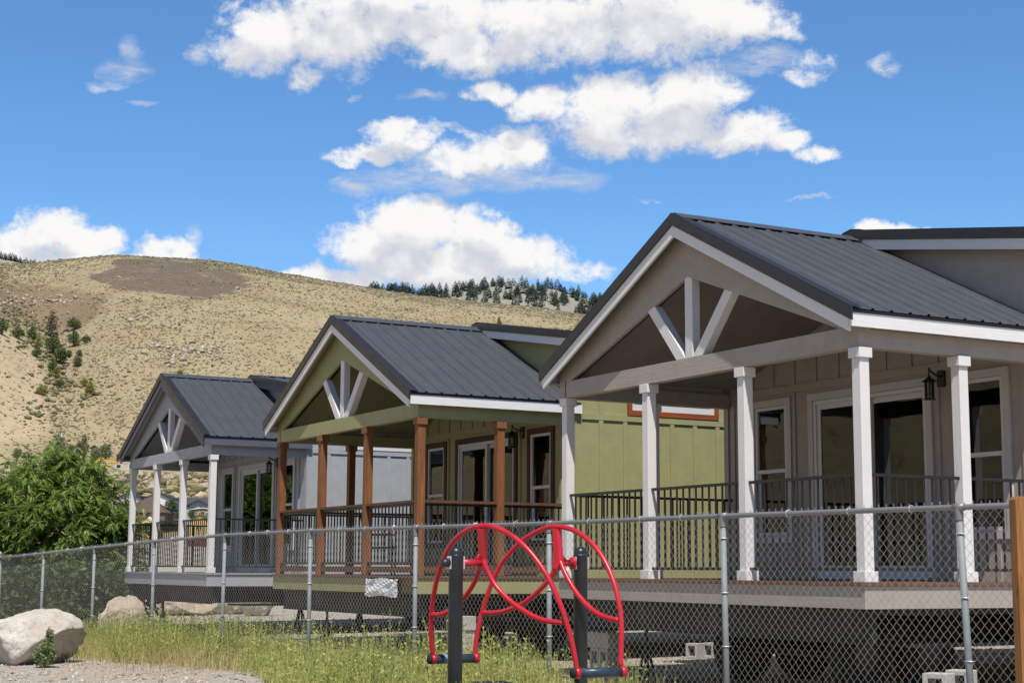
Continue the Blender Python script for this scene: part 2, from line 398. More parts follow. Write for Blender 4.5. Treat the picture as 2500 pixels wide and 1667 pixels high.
def T_old(x, y):
    x = np.asarray(x, float); y = np.asarray(y, float)
    r = np.hypot(x, y); az = np.arctan2(x, y)
    zn = .1 + .012 * np.clip(x, -14, 6) + .02 * wob(x, y, 2.2)
    u_, w_ = np.clip((y - 13.5) / 4, 0, 1), np.clip((x + 1.5) / 2.5, 0, 1)
    zn = zn - .12 * u_ * u_ * (3 - 2 * u_) * w_ * w_ * (3 - 2 * w_)
    zc = 1.3 + np.interp(az, CA, CE_) * RC
    zf = np.interp(az, FA, FE)
    # near flat, rise to the town, rocky slope, bench
    def sm(a, b): 
        u = np.clip((r - a) / (b - a), 0, 1); return u * u * (3 - 2 * u)
    z = zn + sm(44, 95) * 2.2 + sm(85, 126) * 2.2 + np.clip((r - 118) / 107, 0, 1) * 10.5 + sm(225, 262) * 1.1
    rough = sm(110, 150) * (1 - sm(188, 212))
    z = z + rough * (.55 * wob(x, y, 7.0, 6, 2) + .25 * wob(x, y, 2.6, 6, 3)) + sm(60, 90) * (1 - sm(110, 130)) * .2 * wob(x, y, 9, 5, 1)
    tt = np.clip((r - 255) / (RC - 255), 0, 1)
    p = 1 - (1 - tt) ** 1.28
    zh = z + (zc - 15.6) * p
    env = tt * (1 - tt) * 4
    zh = zh + env * (3.2 * wob(x, y, 42, 5, 4) + 1.0 * wob(x, y, 13, 6, 5))
    # ravine running down the left end of the hill
    g0, _ = azt([(40 + 0, 800)]); g1, _ = azt([(135, 900)])
    ga = np.interp(tt, [0, .35, .8, 1], [azt([(150, 900)])[0][0], azt([(128, 900)])[0][0], azt([(60, 900)])[0][0], azt([(20, 900)])[0][0]])
    zh = zh - env * 7.5 * np.exp(-((az - ga) * r / 11.0) ** 2)
    # pale spur left of it
    sa = azt([(-60, 900)])[0][0]
    zh = zh + np.clip(tt * 5, 0, 1) * np.clip(1 - abs(tt - .3) / .4, 0, 1) * 6 * np.exp(-((az - sa) * r / 24.0) ** 2)
    # behind the crest: dip, then the wooded far ridge
    z2 = np.interp(r, [0, 1], [0, 0])
    q = np.where(r <= RC, zh, 0)
    far = 1.3 + np.where(r < 1480, zf * r * np.interp(r, [RC, 900, 1150, 1480], [.5, .72, .84, 1.0]), zf * 1480 * np.interp(r, [1480, 1800, 3000, 9000], [1.0, .8, .1, 0]))
    back = zc * np.interp(r, [RC, 640, 900], [1, .82, .3])
    q2 = np.where(r < 900, back + (far - back) * np.clip((r - 640) / 260, 0, 1), far + wob(x, y, 60, 5, 6) * 3.0 * np.clip((r - 900) / 200, 0, 1) * np.clip((1500 - r) / 60, 0, 1))
    return np.where(r <= RC, q, q2)
def hit(px, py, r0=45, r1=1600):
    r0, r1 = float(rnew(r0)), float(rnew(r1))
    v = ray(px, py); h = math.hypot(v[0], v[1])
    rr = np.linspace(r0, r1, 3000)
    X, Y, Z = v[0] / h * rr, v[1] / h * rr, 1.3 + v[2] / h * rr
    b = np.nonzero(T(X, Y) > Z)[0]
    i = b[0] if len(b) else len(rr) - 1
    return np.array([X[i], Y[i], float(T(X[i], Y[i]))])
azs = np.concatenate([np.linspace(-math.pi, R(-21), 110, endpoint=False), np.linspace(R(-21), R(21), 340, endpoint=False), np.linspace(R(21), math.pi, 110, endpoint=False)])
rs = np.concatenate([[.5], np.linspace(3, 44, 44), np.linspace(46, 128, 42), np.linspace(130, 250, 60), np.linspace(254, 540, 110), np.linspace(550, 900, 30), np.linspace(925, 1510, 40), np.geomspace(1560, 9000, 14)])
rs = rnew(rs)
def in_poly(px, py, poly):
    c = np.zeros(px.shape, bool); n = len(poly)
    for i in range(n):
        x1, y1 = poly[i]; x2, y2 = poly[(i + 1) % n]
        k = ((y1 > py) != (y2 > py)) & (px < (x2 - x1) * (py - y1) / ((y2 - y1) if y2 != y1 else 1e-9) + x1)
        c ^= k
    return c
SCREE = [(268, 632), (360, 626), (480, 640), (590, 668), (612, 690), (560, 715), (495, 730), (440, 725), (370, 710), (300, 705), (225, 690), (213, 672), (262, 668), (285, 655)]
PALE = [(-120, 770), (10, 790), (60, 830), (95, 890), (112, 960), (122, 1030), (100, 1075), (-120, 1090)]
DARK = [(-60, 692), (60, 695), (250, 715), (262, 745), (215, 800), (120, 830), (60, 780), (-60, 770)]
def sheet(name, i0, i1, mat):
    rr = rs[i0:i1]; A, Q = np.meshgrid(azs, rr)
    X, Y = np.sin(A) * Q, np.cos(A) * Q; Z = T(X, Y)
    n = len(azs); m = len(rr)
    V = np.stack([X, Y, Z], -1).reshape(-1, 3)
    i, j = np.meshgrid(np.arange(m - 1), np.arange(n), indexing='ij'); j2 = (j + 1) % n
    Fc = np.stack([i * n + j, (i + 1) * n + j, (i + 1) * n + j2, i * n + j2], -1).reshape(-1, 4)[:, ::-1]
    o = fast_mesh(name, V, Fc, mat, smooth=True)
    px, py = to_px(V[:, 0], V[:, 1], V[:, 2]); on = (V[:, 1] > 240)
    jx = px + 9 * wob(V[:, 0], V[:, 1], 20, 5, 8); jy = py + 4 * wob(V[:, 0], V[:, 1], 16, 5, 9)
    rad = np.hypot(V[:, 0], V[:, 1])
    at_ = o.data.attributes.new('soil', 'FLOAT_COLOR', 'POINT')
    C = np.zeros((len(V), 4), np.float32); C[:, 3] = 1
    for k_ in range(12):
        ex, ey = 16 * math.cos(k_ * 2.4) * (k_ / 12) ** .5, 9 * math.sin(k_ * 2.4) * (k_ / 12) ** .5
        C[:, 0] += (in_poly(jx + ex, jy + ey, SCREE) & on & (rad < 1260) & (rad > 700)) / 12
        C[:, 1] += (in_poly(jx + 1.5 * ex, jy + 1.8 * ey, PALE) & on & (rad < 1150)) / 12
        C[:, 2] += (in_poly(jx + 1.6 * ex, jy + 1.6 * ey, DARK) & on & (rad < 1230)) / 12
    at_.data.foreach_set('color', C.ravel())
    return tag(o, kind='structure')
def ground_mat():
    m, t, b = material('gravel_ground'); p = t.new('ShaderNodeNewGeometry').outputs['Position']
    n = t.noise(p, .35, 5); f = t.noise(p, 18, 4, .7); v = t.new('ShaderNodeTexVoronoi'); v.inputs['Scale'].default_value = 26; t.link(p, v.inputs['Vector'])
    s = t.new('ShaderNodeSeparateColor'); t.link(v.outputs['Color'], s.inputs[0])
    a = t.mix(n, srgb(168, 156, 138), srgb(186, 176, 162))
    a = t.mix(t.math('MULTIPLY', s.outputs[0], .55), a, srgb(120, 110, 102))
    a = t.mix(t.ramp(f, [(.45, 0.), (.7, .5)]), a, srgb(205, 198, 188))
    d = t.noise(p, .6, 5, .6)
    a = t.mix(t.ramp(d, [(.55, 0.), (.7, .65)]), a, srgb(168, 142, 96))
    t.link(a, b.inputs['Base Color']); b.inputs['Roughness'].default_value = .95
    t.link(t.bump(t.math('ADD', v.outputs['Distance'], f), .8, .02), b.inputs['Normal'])
    return m
def hill_mat():
    m, t, b = material('dry_hillside'); g = t.new('ShaderNodeNewGeometry'); p = g.outputs['Position']
    at_ = t.new('ShaderNodeAttribute', attribute_name='soil'); s = t.new('ShaderNodeSeparateColor'); t.link(at_.outputs['Color'], s.inputs[0])
    n1 = t.noise(p, .005, 5, .6); n2 = t.noise(p, .034, 6, .65); n3 = t.noise(p, .24, 5, .7); n4 = t.noise(p, .75, 3, .7)
    a = t.mix(t.ramp(n1, [(.35, 0.), (.65, 1.)]), srgb(158, 146, 116), srgb(166, 153, 120))
    a = t.mix(t.ramp(n2, [(.42, 0.), (.66, .75)]), a, srgb(150, 132, 100))
    a = t.mix(t.ramp(n3, [(.5, 0.), (.68, .7)]), a, srgb(138, 120, 90))
    a = t.mix(t.ramp(n4, [(.56, 0.), (.72, .5)]), a, srgb(186, 170, 138))
    dk = t.ramp(t.math('ADD', s.outputs[2], t.math('MULTIPLY', t.math('SUBTRACT', n2, .5), 1.4)), [(.3, 0.), (.85, .7)])
    a = t.mix(dk, a, srgb(124, 104, 84))
    pl = t.ramp(t.math('ADD', s.outputs[1], t.math('MULTIPLY', t.math('SUBTRACT', n2, .5), .9)), [(.25, 0.), (.9, .75)])
    a = t.mix(pl, a, t.mix(t.ramp(n3, [(.4, 0.), (.65, .8)]), srgb(190, 172, 140), srgb(168, 148, 116)))
    sc = t.ramp(t.math('ADD', s.outputs[0], t.math('MULTIPLY', t.math('ADD', t.math('SUBTRACT', n3, .5), t.math('SUBTRACT', n2, .5)), 2.4)), [(.35, 0.), (.7, .9)])
    v4 = t.mix(t.ramp(t.math('MULTIPLY', t.math('ADD', n4, n3), .5), [(.38, 0.), (.62, 1.)]), srgb(86, 77, 70), srgb(120, 107, 94))
    a = t.mix(sc, a, v4)
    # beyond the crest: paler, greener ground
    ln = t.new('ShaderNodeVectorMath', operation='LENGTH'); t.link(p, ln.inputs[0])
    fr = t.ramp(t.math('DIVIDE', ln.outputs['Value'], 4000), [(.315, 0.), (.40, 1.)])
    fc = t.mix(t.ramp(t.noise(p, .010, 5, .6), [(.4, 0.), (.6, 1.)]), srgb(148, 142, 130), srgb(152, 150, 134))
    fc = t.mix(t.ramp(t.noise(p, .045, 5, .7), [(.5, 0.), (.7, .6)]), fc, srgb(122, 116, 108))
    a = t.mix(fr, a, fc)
    t.link(a, b.inputs['Base Color']); b.inputs['Roughness'].default_value = 1; b.inputs['Specular IOR Level'].default_value = .1
    t.link(t.bump(t.math('ADD', n3, t.math('MULTIPLY', n4, .6)), .6, 1.6), b.inputs['Normal'])
    return m
i_near = int(np.searchsorted(rs, 245)); i_far = len(rs)
sheet('ground', 0, i_near + 1, ground_mat())
sheet('hill', i_near, i_far, hill_mat())
def az_pts(n, x0, x1, ra, rb, pw=1.0):
    a0, a1 = azt([(x0, 900), (x1, 900)])[0]
    a = rng.uniform(a0, a1, n); r = rnew(ra + (rb - ra) * rng.random(n) ** pw)
    x, y = np.sin(a) * r, np.cos(a) * r
    return x, y, T(x, y)
def ico(sub=1):
    import bmesh
    bm = bmesh.new(); bmesh.ops.create_icosphere(bm, subdivisions=sub, radius=1)
    V = np.array([v.co[:] for v in bm.verts]); Fc = np.array([[v.index for v in f.verts] for f in bm.faces]); bm.free()
    return V, Fc
ICO1, ICOF1 = ico(1); ICO2, ICOF2 = ico(2)
# sagebrush dots over the whole dry slope: nobody could count them
x, y, z = az_pts(56000, -60, 1520, 258, 535, .85)
px, py = to_px(x, y, z); scm = in_poly(px, py, SCREE); pm = in_poly(px, py, PALE)
keep = ~((scm & (rng.random(len(x)) < np.where(wob(x, y, 28, 5, 11) > .35, .3, .95))) | (pm & (rng.random(len(x)) < .35)) | (rng.random(len(x)) > np.clip(.62 + .75 * wob(x, y, 40, 6, 3), .12, 1)))
x, y, z = x[keep], y[keep], z[keep]; n = len(x)
top = np.clip((np.hypot(x, y) - 1030) / 170, 0, 1)
sz = 1.3 * rng.uniform(.15, .42, n)  * (1 + .75 * top * rng.random(n)) * np.where(rng.random(n) < .06, 1.8, 1)
sc = np.stack([sz * rng.uniform(.9, 1.5, n), sz * rng.uniform(.9, 1.5, n), sz * rng.uniform(.6, .95, n)], -1)
jit = ICO1 * (1 + .25 * np.random.default_rng(3).standard_normal((len(ICO1), 1)))
V, Fc = stamp(jit, ICOF1, rots(rng.uniform(0, 6.28, n), rng.uniform(-.3, .3, n), sc), np.stack([x, y, z + sz * .25], -1))
tag(fast_mesh('sagebrush', V, Fc, foliage('sagebrush_leaves', [srgb(112, 101, 78), srgb(128, 118, 92), srgb(142, 134, 110), srgb(150, 136, 106)], .1, .8, .05)), kind='stuff')
# undergrowth in the ravine
P2 = []
for (cx, cy, sx, sy, k) in ((60, 800, 26, 22, 70), (105, 830, 26, 26, 90), (135, 880, 18, 30, 90), (135, 950, 24, 22, 60), (45, 760, 30, 14, 60), (200, 960, 40, 18, 30), (110, 1010, 26, 14, 30)):
    for _ in range(k): P2.append(hit(cx + rng.normal() * sx, cy + rng.normal() * sy, 250, 540))
P2 = np.array(P2); n = len(P2); sz = rng.uniform(.4, 1.25, n)
V, Fc = stamp(jit, ICOF1, rots(rng.uniform(0, 6.28, n), rng.uniform(-.3, .3, n), np.stack([sz * 1.2, sz * 1.2, sz * .9], -1)), P2 + np.stack([0 * sz, 0 * sz, sz * .4], -1))
tag(fast_mesh('ravine_undergrowth', V, Fc, foliage('ravine_leaves', [srgb(84, 90, 56), srgb(108, 108, 72), srgb(124, 112, 88), srgb(122, 124, 78)], .1, .8, .04)), kind='stuff')
# sagebrush and scattered stones of the rocky slope
x, y, z = az_pts(2000, -40, 700, 118, 203); n = len(x)
sz = 2.2 * rng.uniform(.18, .42, n) * np.where(rng.random(n) < .1, 1.8, 1)
sc = np.stack([sz * 1.2, sz * 1.2, sz * .8], -1)
V, Fc = stamp(jit, ICOF1, rots(rng.uniform(0, 6.28, n), rng.uniform(-.3, .3, n), sc), np.stack([x, y, z + sz * .3], -1))
tag(fast_mesh('slope_shrubs', V, Fc, foliage('slope_shrub_leaves', [srgb(92, 92, 58), srgb(124, 118, 78), srgb(158, 140, 96)], .1, .8, .05)), kind='stuff')
x1, y1, z1 = az_pts(2900, -40, 760, 128, 199); m1 = wob(x1, y1, 26, 5, 5) > -.1
P1 = []
for (cx, cy, sx, sy, k) in ((430, 868, 42, 12, 120), (395, 845, 30, 5, 60), (500, 853, 26, 5, 50), (250, 896, 14, 7, 14), (548, 870, 8, 7, 10), (650, 755, 10, 5, 14), (610, 712, 20, 3, 14), (340, 778, 10, 4, 8), (120, 735, 90, 12, 160), (60, 745, 50, 10, 60), (225, 865, 20, 5, 10)):
    for _ in range(k):
        P1.append(hit(cx + rng.normal() * sx, cy + rng.normal() * sy, 250, 540))
P1 = np.array(P1); xa = np.concatenate([x1[m1], P1[:, 0]]); ya = np.concatenate([y1[m1], P1[:, 1]]); za = np.concatenate([z1[m1], P1[:, 2]])
n = len(xa); sz = rng.gamma(2.2, .16, n) * np.where(np.hypot(xa, ya) > 600, 1.7, 1.4); sz = np.clip(sz, .2, 2.2)
sc = np.stack([sz * rng.uniform(.9, 1.7, n), sz * rng.uniform(.8, 1.3, n), sz * rng.uniform(.5, .9, n)], -1)
rj = ICO1 * (1 + .3 * np.random.default_rng(9).standard_normal((len(ICO1), 1)))
V, Fc = stamp(rj, ICOF1, rots(rng.uniform(0, 6.28, n), rng.uniform(-.4, .4, n), sc), np.stack([xa, ya, za + sz * .2], -1))
tag(fast_mesh('rubble', V, Fc, pebbly('slope_rubble', [srgb(150, 132, 110), srgb(172, 156, 134), srgb(154, 140, 122), srgb(186, 172, 150)])), kind='stuff')
# ------------------------------------------------------------------ the three cottages
YAW = -1.0675
ZD = 1.19                       # deck top above the datum
XC, RW, S = -2.624, 2.832, 1.75
GLASS = glass_mat('window_glass')
ROOF = metalroof('charcoal_roof_metal', (.072, .078, .088, 1))
TRIMM = metalroof('dark_roof_trim', (.022, .023, .026, 1))
BLACK = paint('black_metal', (.018, .017, .017), .42, var=.2)
CHAS = paint('chassis_steel', (.020, .019, .018), .7, var=.3, dirt=.4)
VINYL = paint('white_vinyl', (.72, .71, .69), .4, var=.03)
TYRE = paint('tyre_rubber', (.016, .016, .016), .85, var=.2, dirt=.15)
RIM = paint('wheel_rim', (.05, .05, .05), .5)
DECKW = stained('brown_deck_boards', srgb(128, 90, 70), 'x', .6)
INNER = paint('room_wall', (.30, .33, .30), .8)
BLIND = paint('window_blind', (.5, .49, .46), .7)
def boxes(*bs):
    m = MB()
    for b in bs: m.box(*b)
    return m
def slope_poly(xa, xb, f_lo, f_hi):
    return [(xa, f_lo(xa)), (xb, f_lo(xb)), (xb, f_hi(xb)), (xa, f_hi(xa))]
def chevron(m, f_lo, f_hi, half, y0, y1):
    m.prism_y(slope_poly(XC - half, XC, f_lo, f_hi), y0, y1)
    m.prism_y(slope_poly(XC, XC + half, f_lo, f_hi), y0, y1)
    return m
def ribbed(sgn, y0, y1, zr, slope, half, pitch=.2286, rise=.019):
    """ribbed metal sheet of one roof slope, ribs running down the slope"""
    prof = []
    y = y0
    while y < y1 - .01:
        for dy, h in ((0, 0), (.088, 0), (.096, .004), (.106, .004), (.114, 0), (.176, 0), (.190, rise), (.210, rise), (.2245, 0)):
            if y + dy < y1: prof.append((y + dy, h))
        y += pitch
    prof.append((y1, 0))
    m = MB(); n = len(prof)
    nx, nz = slope / math.hypot(1, slope) * sgn, 1 / math.hypot(1, slope)
    for d in (.02, half):
        for (yy, h) in prof:
            m.v.append((XC + sgn * d + nx * h, yy, ZD + zr - slope * d + nz * h))
    for i in range(n - 1):
        f = (i, i + 1, n + i + 1, n + i)
        m.f.append(f if sgn < 0 else f[::-1])
    return m
def lantern(par, x, y, z):
    o = MB(); o.prism_y([(x - .04, z - .09), (x + .04, z - .09), (x + .052, z - .07), (x + .052, z + .07), (x + .04, z + .09), (x - .04, z + .09), (x - .052, z + .07), (x - .052, z - .07)], y - .03, y)
    L = o.build('lantern', BLACK, par)
    a = MB(); pts = [(x, y - .02, z + .02)] + [(x, y - .02 - .17 * math.sin(t), z + .02 + .085 * math.sin(t * .5) ** 2 + .03 * t) for t in np.linspace(.2, 1.57, 7)]
    a.tube(pts, .011, 8)
    cx, cy = x, y - .19; q = .66
    sc_ = lambda pr: [(r_ * q, z_ * q) for r_, z_ in pr]
    a.tube([(cx, cy, z + .10), (cx, cy, z + .02)], .009, 8)
    a.lathe(sc_([(.0, .035), (.018, .03), (.03, .015), (.035, 0), (.115, -.055), (.122, -.065), (.085, -.065)]), (cx, cy, z), 18)
    a.lathe(sc_([(.085, -.36), (.1, -.36), (.1, -.345), (.07, -.33), (0, -.33)]), (cx, cy, z), 18)
    a.lathe(sc_([(.0, -.36), (.085, -.36)]), (cx, cy, z), 18)
    for k in range(6):
        t = k * math.pi / 3 + .3; rr = .078 * q
        a.bar((cx + rr * math.cos(t), cy + rr * math.sin(t), z - .06 * q), (cx + rr * math.cos(t), cy + rr * math.sin(t), z - .345 * q), .009, .009)
    a.lathe(sc_([(.084, -.27), (.084, -.26), (.074, -.26), (.074, -.27), (.084, -.27)]), (cx, cy, z), 18)
    a.build('lantern_cage', BLACK, L)
    g = MB(); g.lathe(sc_([(.062, -.33), (.062, -.065)]), (cx, cy, z), 16); g.build('lantern_glass', GLASS, L, True)
def sash_window(par, x0, x1, z0, z1, y, cas, mid, blind):
    """casing outside, vinyl frame, two panes"""
    c = .085
    W_ = boxes((x0 - c, x0, y - .028, y, z0 - c, z1 + c), (x1, x1 + c, y - .028, y, z0 - c, z1 + c), (x0, x1, y - .028, y, z1, z1 + c), (x0, x1, y - .028, y, z0 - c, z0)).build('window', cas, par)
    f = .042; e = .004
    boxes((x0 + e, x0 + f, y - .016, y + .05, z0 + e, z1 - e), (x1 - f, x1 - e, y - .016, y + .05, z0 + e, z1 - e), (x0 + f, x1 - f, y - .016, y + .05, z1 - f, z1 - e), (x0 + f, x1 - f, y - .016, y + .05, z0 + e, z0 + f),
          (x0 + f, x1 - f, y - .010, y + .045, mid - .02, mid + .026), (x0 + f, x0 + f + .028, y + .004, y + .04, z0 + f, mid - .02), (x1 - f - .028, x1 - f, y + .004, y + .04, z0 + f, mid - .02)).build('window_frame', VINYL, W_)
    boxes((x0 + f, x1 - f, y + .012, y + .016, mid + .026, z1 - f)).build('upper_pane', GLASS, W_)
    boxes((x0 + f + .028, x1 - f - .028, y + .024, y + .028, z0 + f, mid - .02)).build('lower_pane', GLASS, W_)
    if blind:
        b = MB()
        for k in range(blind): b.box(x0 + .05, x1 - .05, y + .07, y + .073, z1 - .05 - .034 * (k + 1), z1 - .05 - .034 * k - .006)
        b.build('window_blind', BLIND, W_)
def slider(par, x0, x1, z0, z1, y, cas):
    c = .085
    D = boxes((x0 - c, x0, y - .028, y, z0, z1 + c), (x1, x1 + c, y - .028, y, z0, z1 + c), (x0, x1, y - .028, y, z1, z1 + c)).build('sliding_door', cas, par)
    f = .05; e = .004; xm = (x0 + x1) / 2
    boxes((x0 + e, x0 + f, y - .016, y + .09, z0, z1 - e), (x1 - f, x1 - e, y - .016, y + .09, z0, z1 - e), (x0 + f, x1 - f, y - .016, y + .09, z1 - f, z1 - e), (x0 + f, x1 - f, y - .02, y + .09, z0 - .02, z0 + .03)).build('door_frame', VINYL, D)
    def panel(a, b, yy, nm):
        g = .062
        P_ = boxes((a, a + g, yy, yy + .035, z0 + .03, z1 - f), (b - g, b, yy, yy + .035, z0 + .03, z1 - f), (a + g, b - g, yy, yy + .035, z1 - f - g, z1 - f), (a + g, b - g, yy, yy + .035, z0 + .03, z0 + .13)).build(nm, VINYL, D)
        boxes((a + g, b - g, yy + .014, yy + .018, z0 + .13, z1 - f - g)).build('door_pane', GLASS, P_)
        return P_
    panel(x0 + f, xm + .03, y + .002, 'fixed_panel')
    p = panel(xm - .03, x1 - f, y + .044, 'sliding_panel')
    boxes((xm + .0, xm + .02, y + .02, y + .043, z0 + .95, z0 + 1.15)).build('door_handle', BLACK, p)
def railing(par, p, q, wood):
    """one panel between posts; p,q are xy"""
    p, q = Vector((*p, 0)), Vector((*q, 0)); d = (q - p); L_ = d.length; d.normalize(); u = Vector((0, 0, ZD))
    m = MB(); zt, zb = (.965, .175) if wood else (.975, .115)
    def H(t, z): return p + d * t + u + Vector((0, 0, z))
    m.bar(H(0, zt), H(L_, zt), .034, .03); m.bar(H(0, zb), H(L_, zb), .034, .03)
    n = max(2, round(L_ / .117))
    for k in range(1, n): m.bar(H(L_ * k / n, zb + .015), H(L_ * k / n, zt - .015), .016, .016, d)
    r = m.build('railing', BLACK, par)
    if wood:
        h = MB(); h.bar(H(0, 1.005), H(L_, 1.005), .105, .036); h.build('handrail', wood, r)
        h = MB(); h.bar(H(0, .085), H(L_, .085), .04, .08); h.build('bottom_rail', wood, r)
def cottage(px, py, st, label):
    body, bodyg, post, casing, fas, mfas = st['body'], st['front'], st['post'], st['casing'], st['fascia'], st['mfascia']
    wood = st.get('wood'); E_ = st.get('dD', 0.0)
    h = empty('cottage', (px, py, 0), YAW); tag(h, label, 'house', 'porch cottages in a row on trailer frames')
    dz = lambda f: (lambda x: ZD + f(x))
    ax = lambda x: abs(x - XC)
    top = lambda x: 3.882 - .495 * ax(x)
    # --- porch roof
    rf = MB(); chevron(rf, dz(lambda x: top(x) - .075), dz(lambda x: top(x) - .028), RW - .02, -.245, 2.385 + E_)
    rf = rf.build('porch_roof', st['soffit'], h)
    ribbed(1, -.235, 2.385 + E_, 3.876, .495, RW + .012).build('metal_sheet', ROOF, rf)
    ribbed(-1, -.235, 2.385 + E_, 3.876, .495, RW + .012).build('metal_sheet', ROOF, rf)
    m = MB(); chevron(m, dz(lambda x: top(x) + .021), dz(lambda x: top(x) + .028), .16, -.262, 2.38 + E_); m.build('ridge_cap', ROOF, rf)
    m = MB(); chevron(m, dz(lambda x: top(x) - .115), dz(lambda x: top(x) + .012), RW + .02, -.298, -.277)
    chevron(m, dz(lambda x: top(x) + .014), dz(lambda x: top(x) + .019), RW + .02, -.298, -.16)
    m.build('rake_trim', TRIMM, rf)
    m = MB(); chevron(m, dz(lambda x: top(x) - .24), dz(lambda x: top(x) - .098), RW - .045, -.276, -.248); m.build('rake_fascia', fas, rf)
    for sg in (-1, 1):
        a, b = XC + sg * (RW - .040), XC + sg * (RW - .014); x0, x1 = min(a, b), max(a, b)
        zt = top(x1 if sg > 0 else x0)
        boxes((x0, x1, -.276, 2.46 + E_, ZD + zt - .178, ZD + zt - .052)).build('eave_fascia', fas, rf)
        boxes((x0 - .003, x1 + .004, -.27, 2.44 + E_, ZD + zt - .050, ZD + zt - .022)).build('drip_edge', TRIMM, rf)
        c, e = sorted((XC + sg * 2.72, XC + sg * (RW - .040)))
        boxes((c, e, -.247, 2.38 + E_, ZD + zt - .165, ZD + zt - .15)).build('soffit', st['soffit'], rf)
    # --- vaulted porch ceiling with battens
    cl = lambda x: 3.225 - .36 * ax(x)
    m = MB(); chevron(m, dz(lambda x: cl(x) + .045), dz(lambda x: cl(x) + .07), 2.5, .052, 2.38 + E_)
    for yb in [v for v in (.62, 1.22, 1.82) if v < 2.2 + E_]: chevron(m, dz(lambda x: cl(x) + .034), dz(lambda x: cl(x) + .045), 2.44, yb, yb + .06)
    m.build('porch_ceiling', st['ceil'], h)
    # --- gable board, truss, beams
    m = MB()
    for sg in (-1, 1):
        P_ = [(XC, ZD + 3.222), (XC + sg * 2.445, ZD + 2.342), (XC + sg * 2.578, ZD + 2.342), (XC + sg * 2.578, ZD + 2.53), (XC, ZD + 3.80)]
        m.prism_y(P_ if sg > 0 else P_[::-1], -.088, -.045)
    m.build('gable_board', bodyg, h)
    tr = boxes((XC - .068 + .01, XC + .068 + .01, -.087, .015, ZD + 2.3425, ZD + 3.235)).build('king_post', post, h, bevel=.004)
    for sg in (-1, 1):
        m = MB(); a = Vector((XC + .01 + sg * .14, -.07, ZD + 2.33)); b = Vector((XC + .01 + sg * .745, -.07, ZD + 3.0))
        d = (b - a).normalized(); k = Vector((d.z, 0, -d.x)) * .065
        vs = []
        for yy in (-.086, .018):
            for w in (k, -k):
                s0 = a + w; s1 = b + w
                t0 = (ZD + 2.343 - s0.z) / d.z; s0 = s0 + d * t0
                t1 = (ZD + 3.226 - .36 * abs(s1.x - XC) - s1.z) / (d.z + .36 * abs(d.x)); s1 = s1 + d * t1
                vs += [Vector((s0.x, yy, s0.z)), Vector((s1.x, yy, s1.z))]
        f = [(0, 1, 3, 2), (4, 6, 7, 5), (0, 4, 5, 1), (2, 3, 7, 6), (1, 5, 7, 3), (0, 2, 6, 4)]
        m.add(vs, f); m.build('brace', post, h, bevel=.004)
    boxes((-5.17, -.047, -.09, .03, ZD + 2.143, ZD + 2.342)).build('front_beam', bodyg, h)
    for sg, nm in ((-1, 'side_beam'), (1, 'side_beam')):
        x0 = -.047 if sg > 0 else -5.331
        boxes((x0, x0 + .13, -.0885, .045, ZD + 2.143, ZD + 2.52), (x0 + .004, x0 + .126, .045, 2.372 + E_, ZD + 2.143, ZD + 2.315)).build(nm, body, h)
    # --- posts
    pp = [((k - 3) * S + .03, -.03) for k in range(4)] + ([(.03, 1.2), (-5.22, 1.2)] if not E_ else [])
    for (x, y) in pp:
        w = .056
        P_ = boxes((x - w, x + w, y - w, y + w, ZD, ZD + 2.142)).build('porch_post', post, h, bevel=.004)
        boxes((x - .078, x + .078, y - .078, y + .078, ZD + 2.045, ZD + 2.141)).build('post_cap', post, P_, bevel=.003)
        if not wood: boxes((x - .079, x + .079, y - .079, y + .079, ZD + .001, ZD + .098)).build('post_base', post, P_, bevel=.003)
    for k in range(3): railing(h, (pp[k][0] + .057, -.03), (pp[k + 1][0] - .057, -.03), wood)
    for x in (.03, -5.22):
        
        if E_: railing(h, (x, -.03 + .057), (x, 2.39 + E_), wood)
        else: railing(h, (x, -.03 + .057), (x, 1.2 - .057), wood); railing(h, (x, 1.2 + .057), (x, 2.39), wood)
    # --- deck
    m = MB()
    yy = -.135
    while yy < 2.38 + E_: m.box(-5.335, .128, yy, min(yy + .135, 2.388 + E_), ZD - .03, ZD - .001); yy += .141
    dk = m.build('deck', st.get('deck', DECKW), h)
    sk = [(-5.30, .105, -.112, -.085, ZD - .238, ZD - .033), (.080, .105, -.0845, 2.40 + E_, ZD - .238, ZD - .033), (-5.30, -5.275, -.0845, 2.40 + E_, ZD - .238, ZD - .033)]
    if st.get('torn'):
        sk[0] = (-5.30, -1.45, -.112, -.085, ZD - .238, ZD - .033)
    boxes(*sk).build('deck_skirt', bodyg, dk)
    if st.get('torn'):
        boxes((-1.449, .079, -.083, -.05, ZD - .238, ZD - .033)).build('exposed_rim_joist', stained('raw_rim_joist', srgb(140, 112, 72), 'x', .7), dk)
        m = MB(); nx_, nz_ = 34, 10; rr = np.random.default_rng(5)
        for j in range(nz_ + 1):
            for i in range(nx_ + 1):
                u, w = i / nx_, j / nz_
                x = -1.5 + 1.1 * u + (.03 * (1 - w) if i == 0 else 0); z = ZD - .04 - .245 * w - .01 * math.sin(u * 9)
                m.v.append((x, -.135 - .03 * mnoise.noise((u * 4, w * 2, 1)) - .028 * abs(mnoise.noise((u * 6 + w * 5, w * 1.2, 4))), z))
        for j in range(nz_):
            for i in range(nx_):
                k = j * (nx_ + 1) + i; m.f.append((k, k + nx_ + 1, k + nx_ + 2, k + 1))
        w_, t_, b_ = material('silver_house_wrap'); b_.inputs['Base Color'].default_value = (.82, .83, .85, 1); b_.inputs['Metallic'].default_value = .05; b_.inputs['Roughness'].default_value = .35
        m.build('torn_house_wrap', w_, dk)
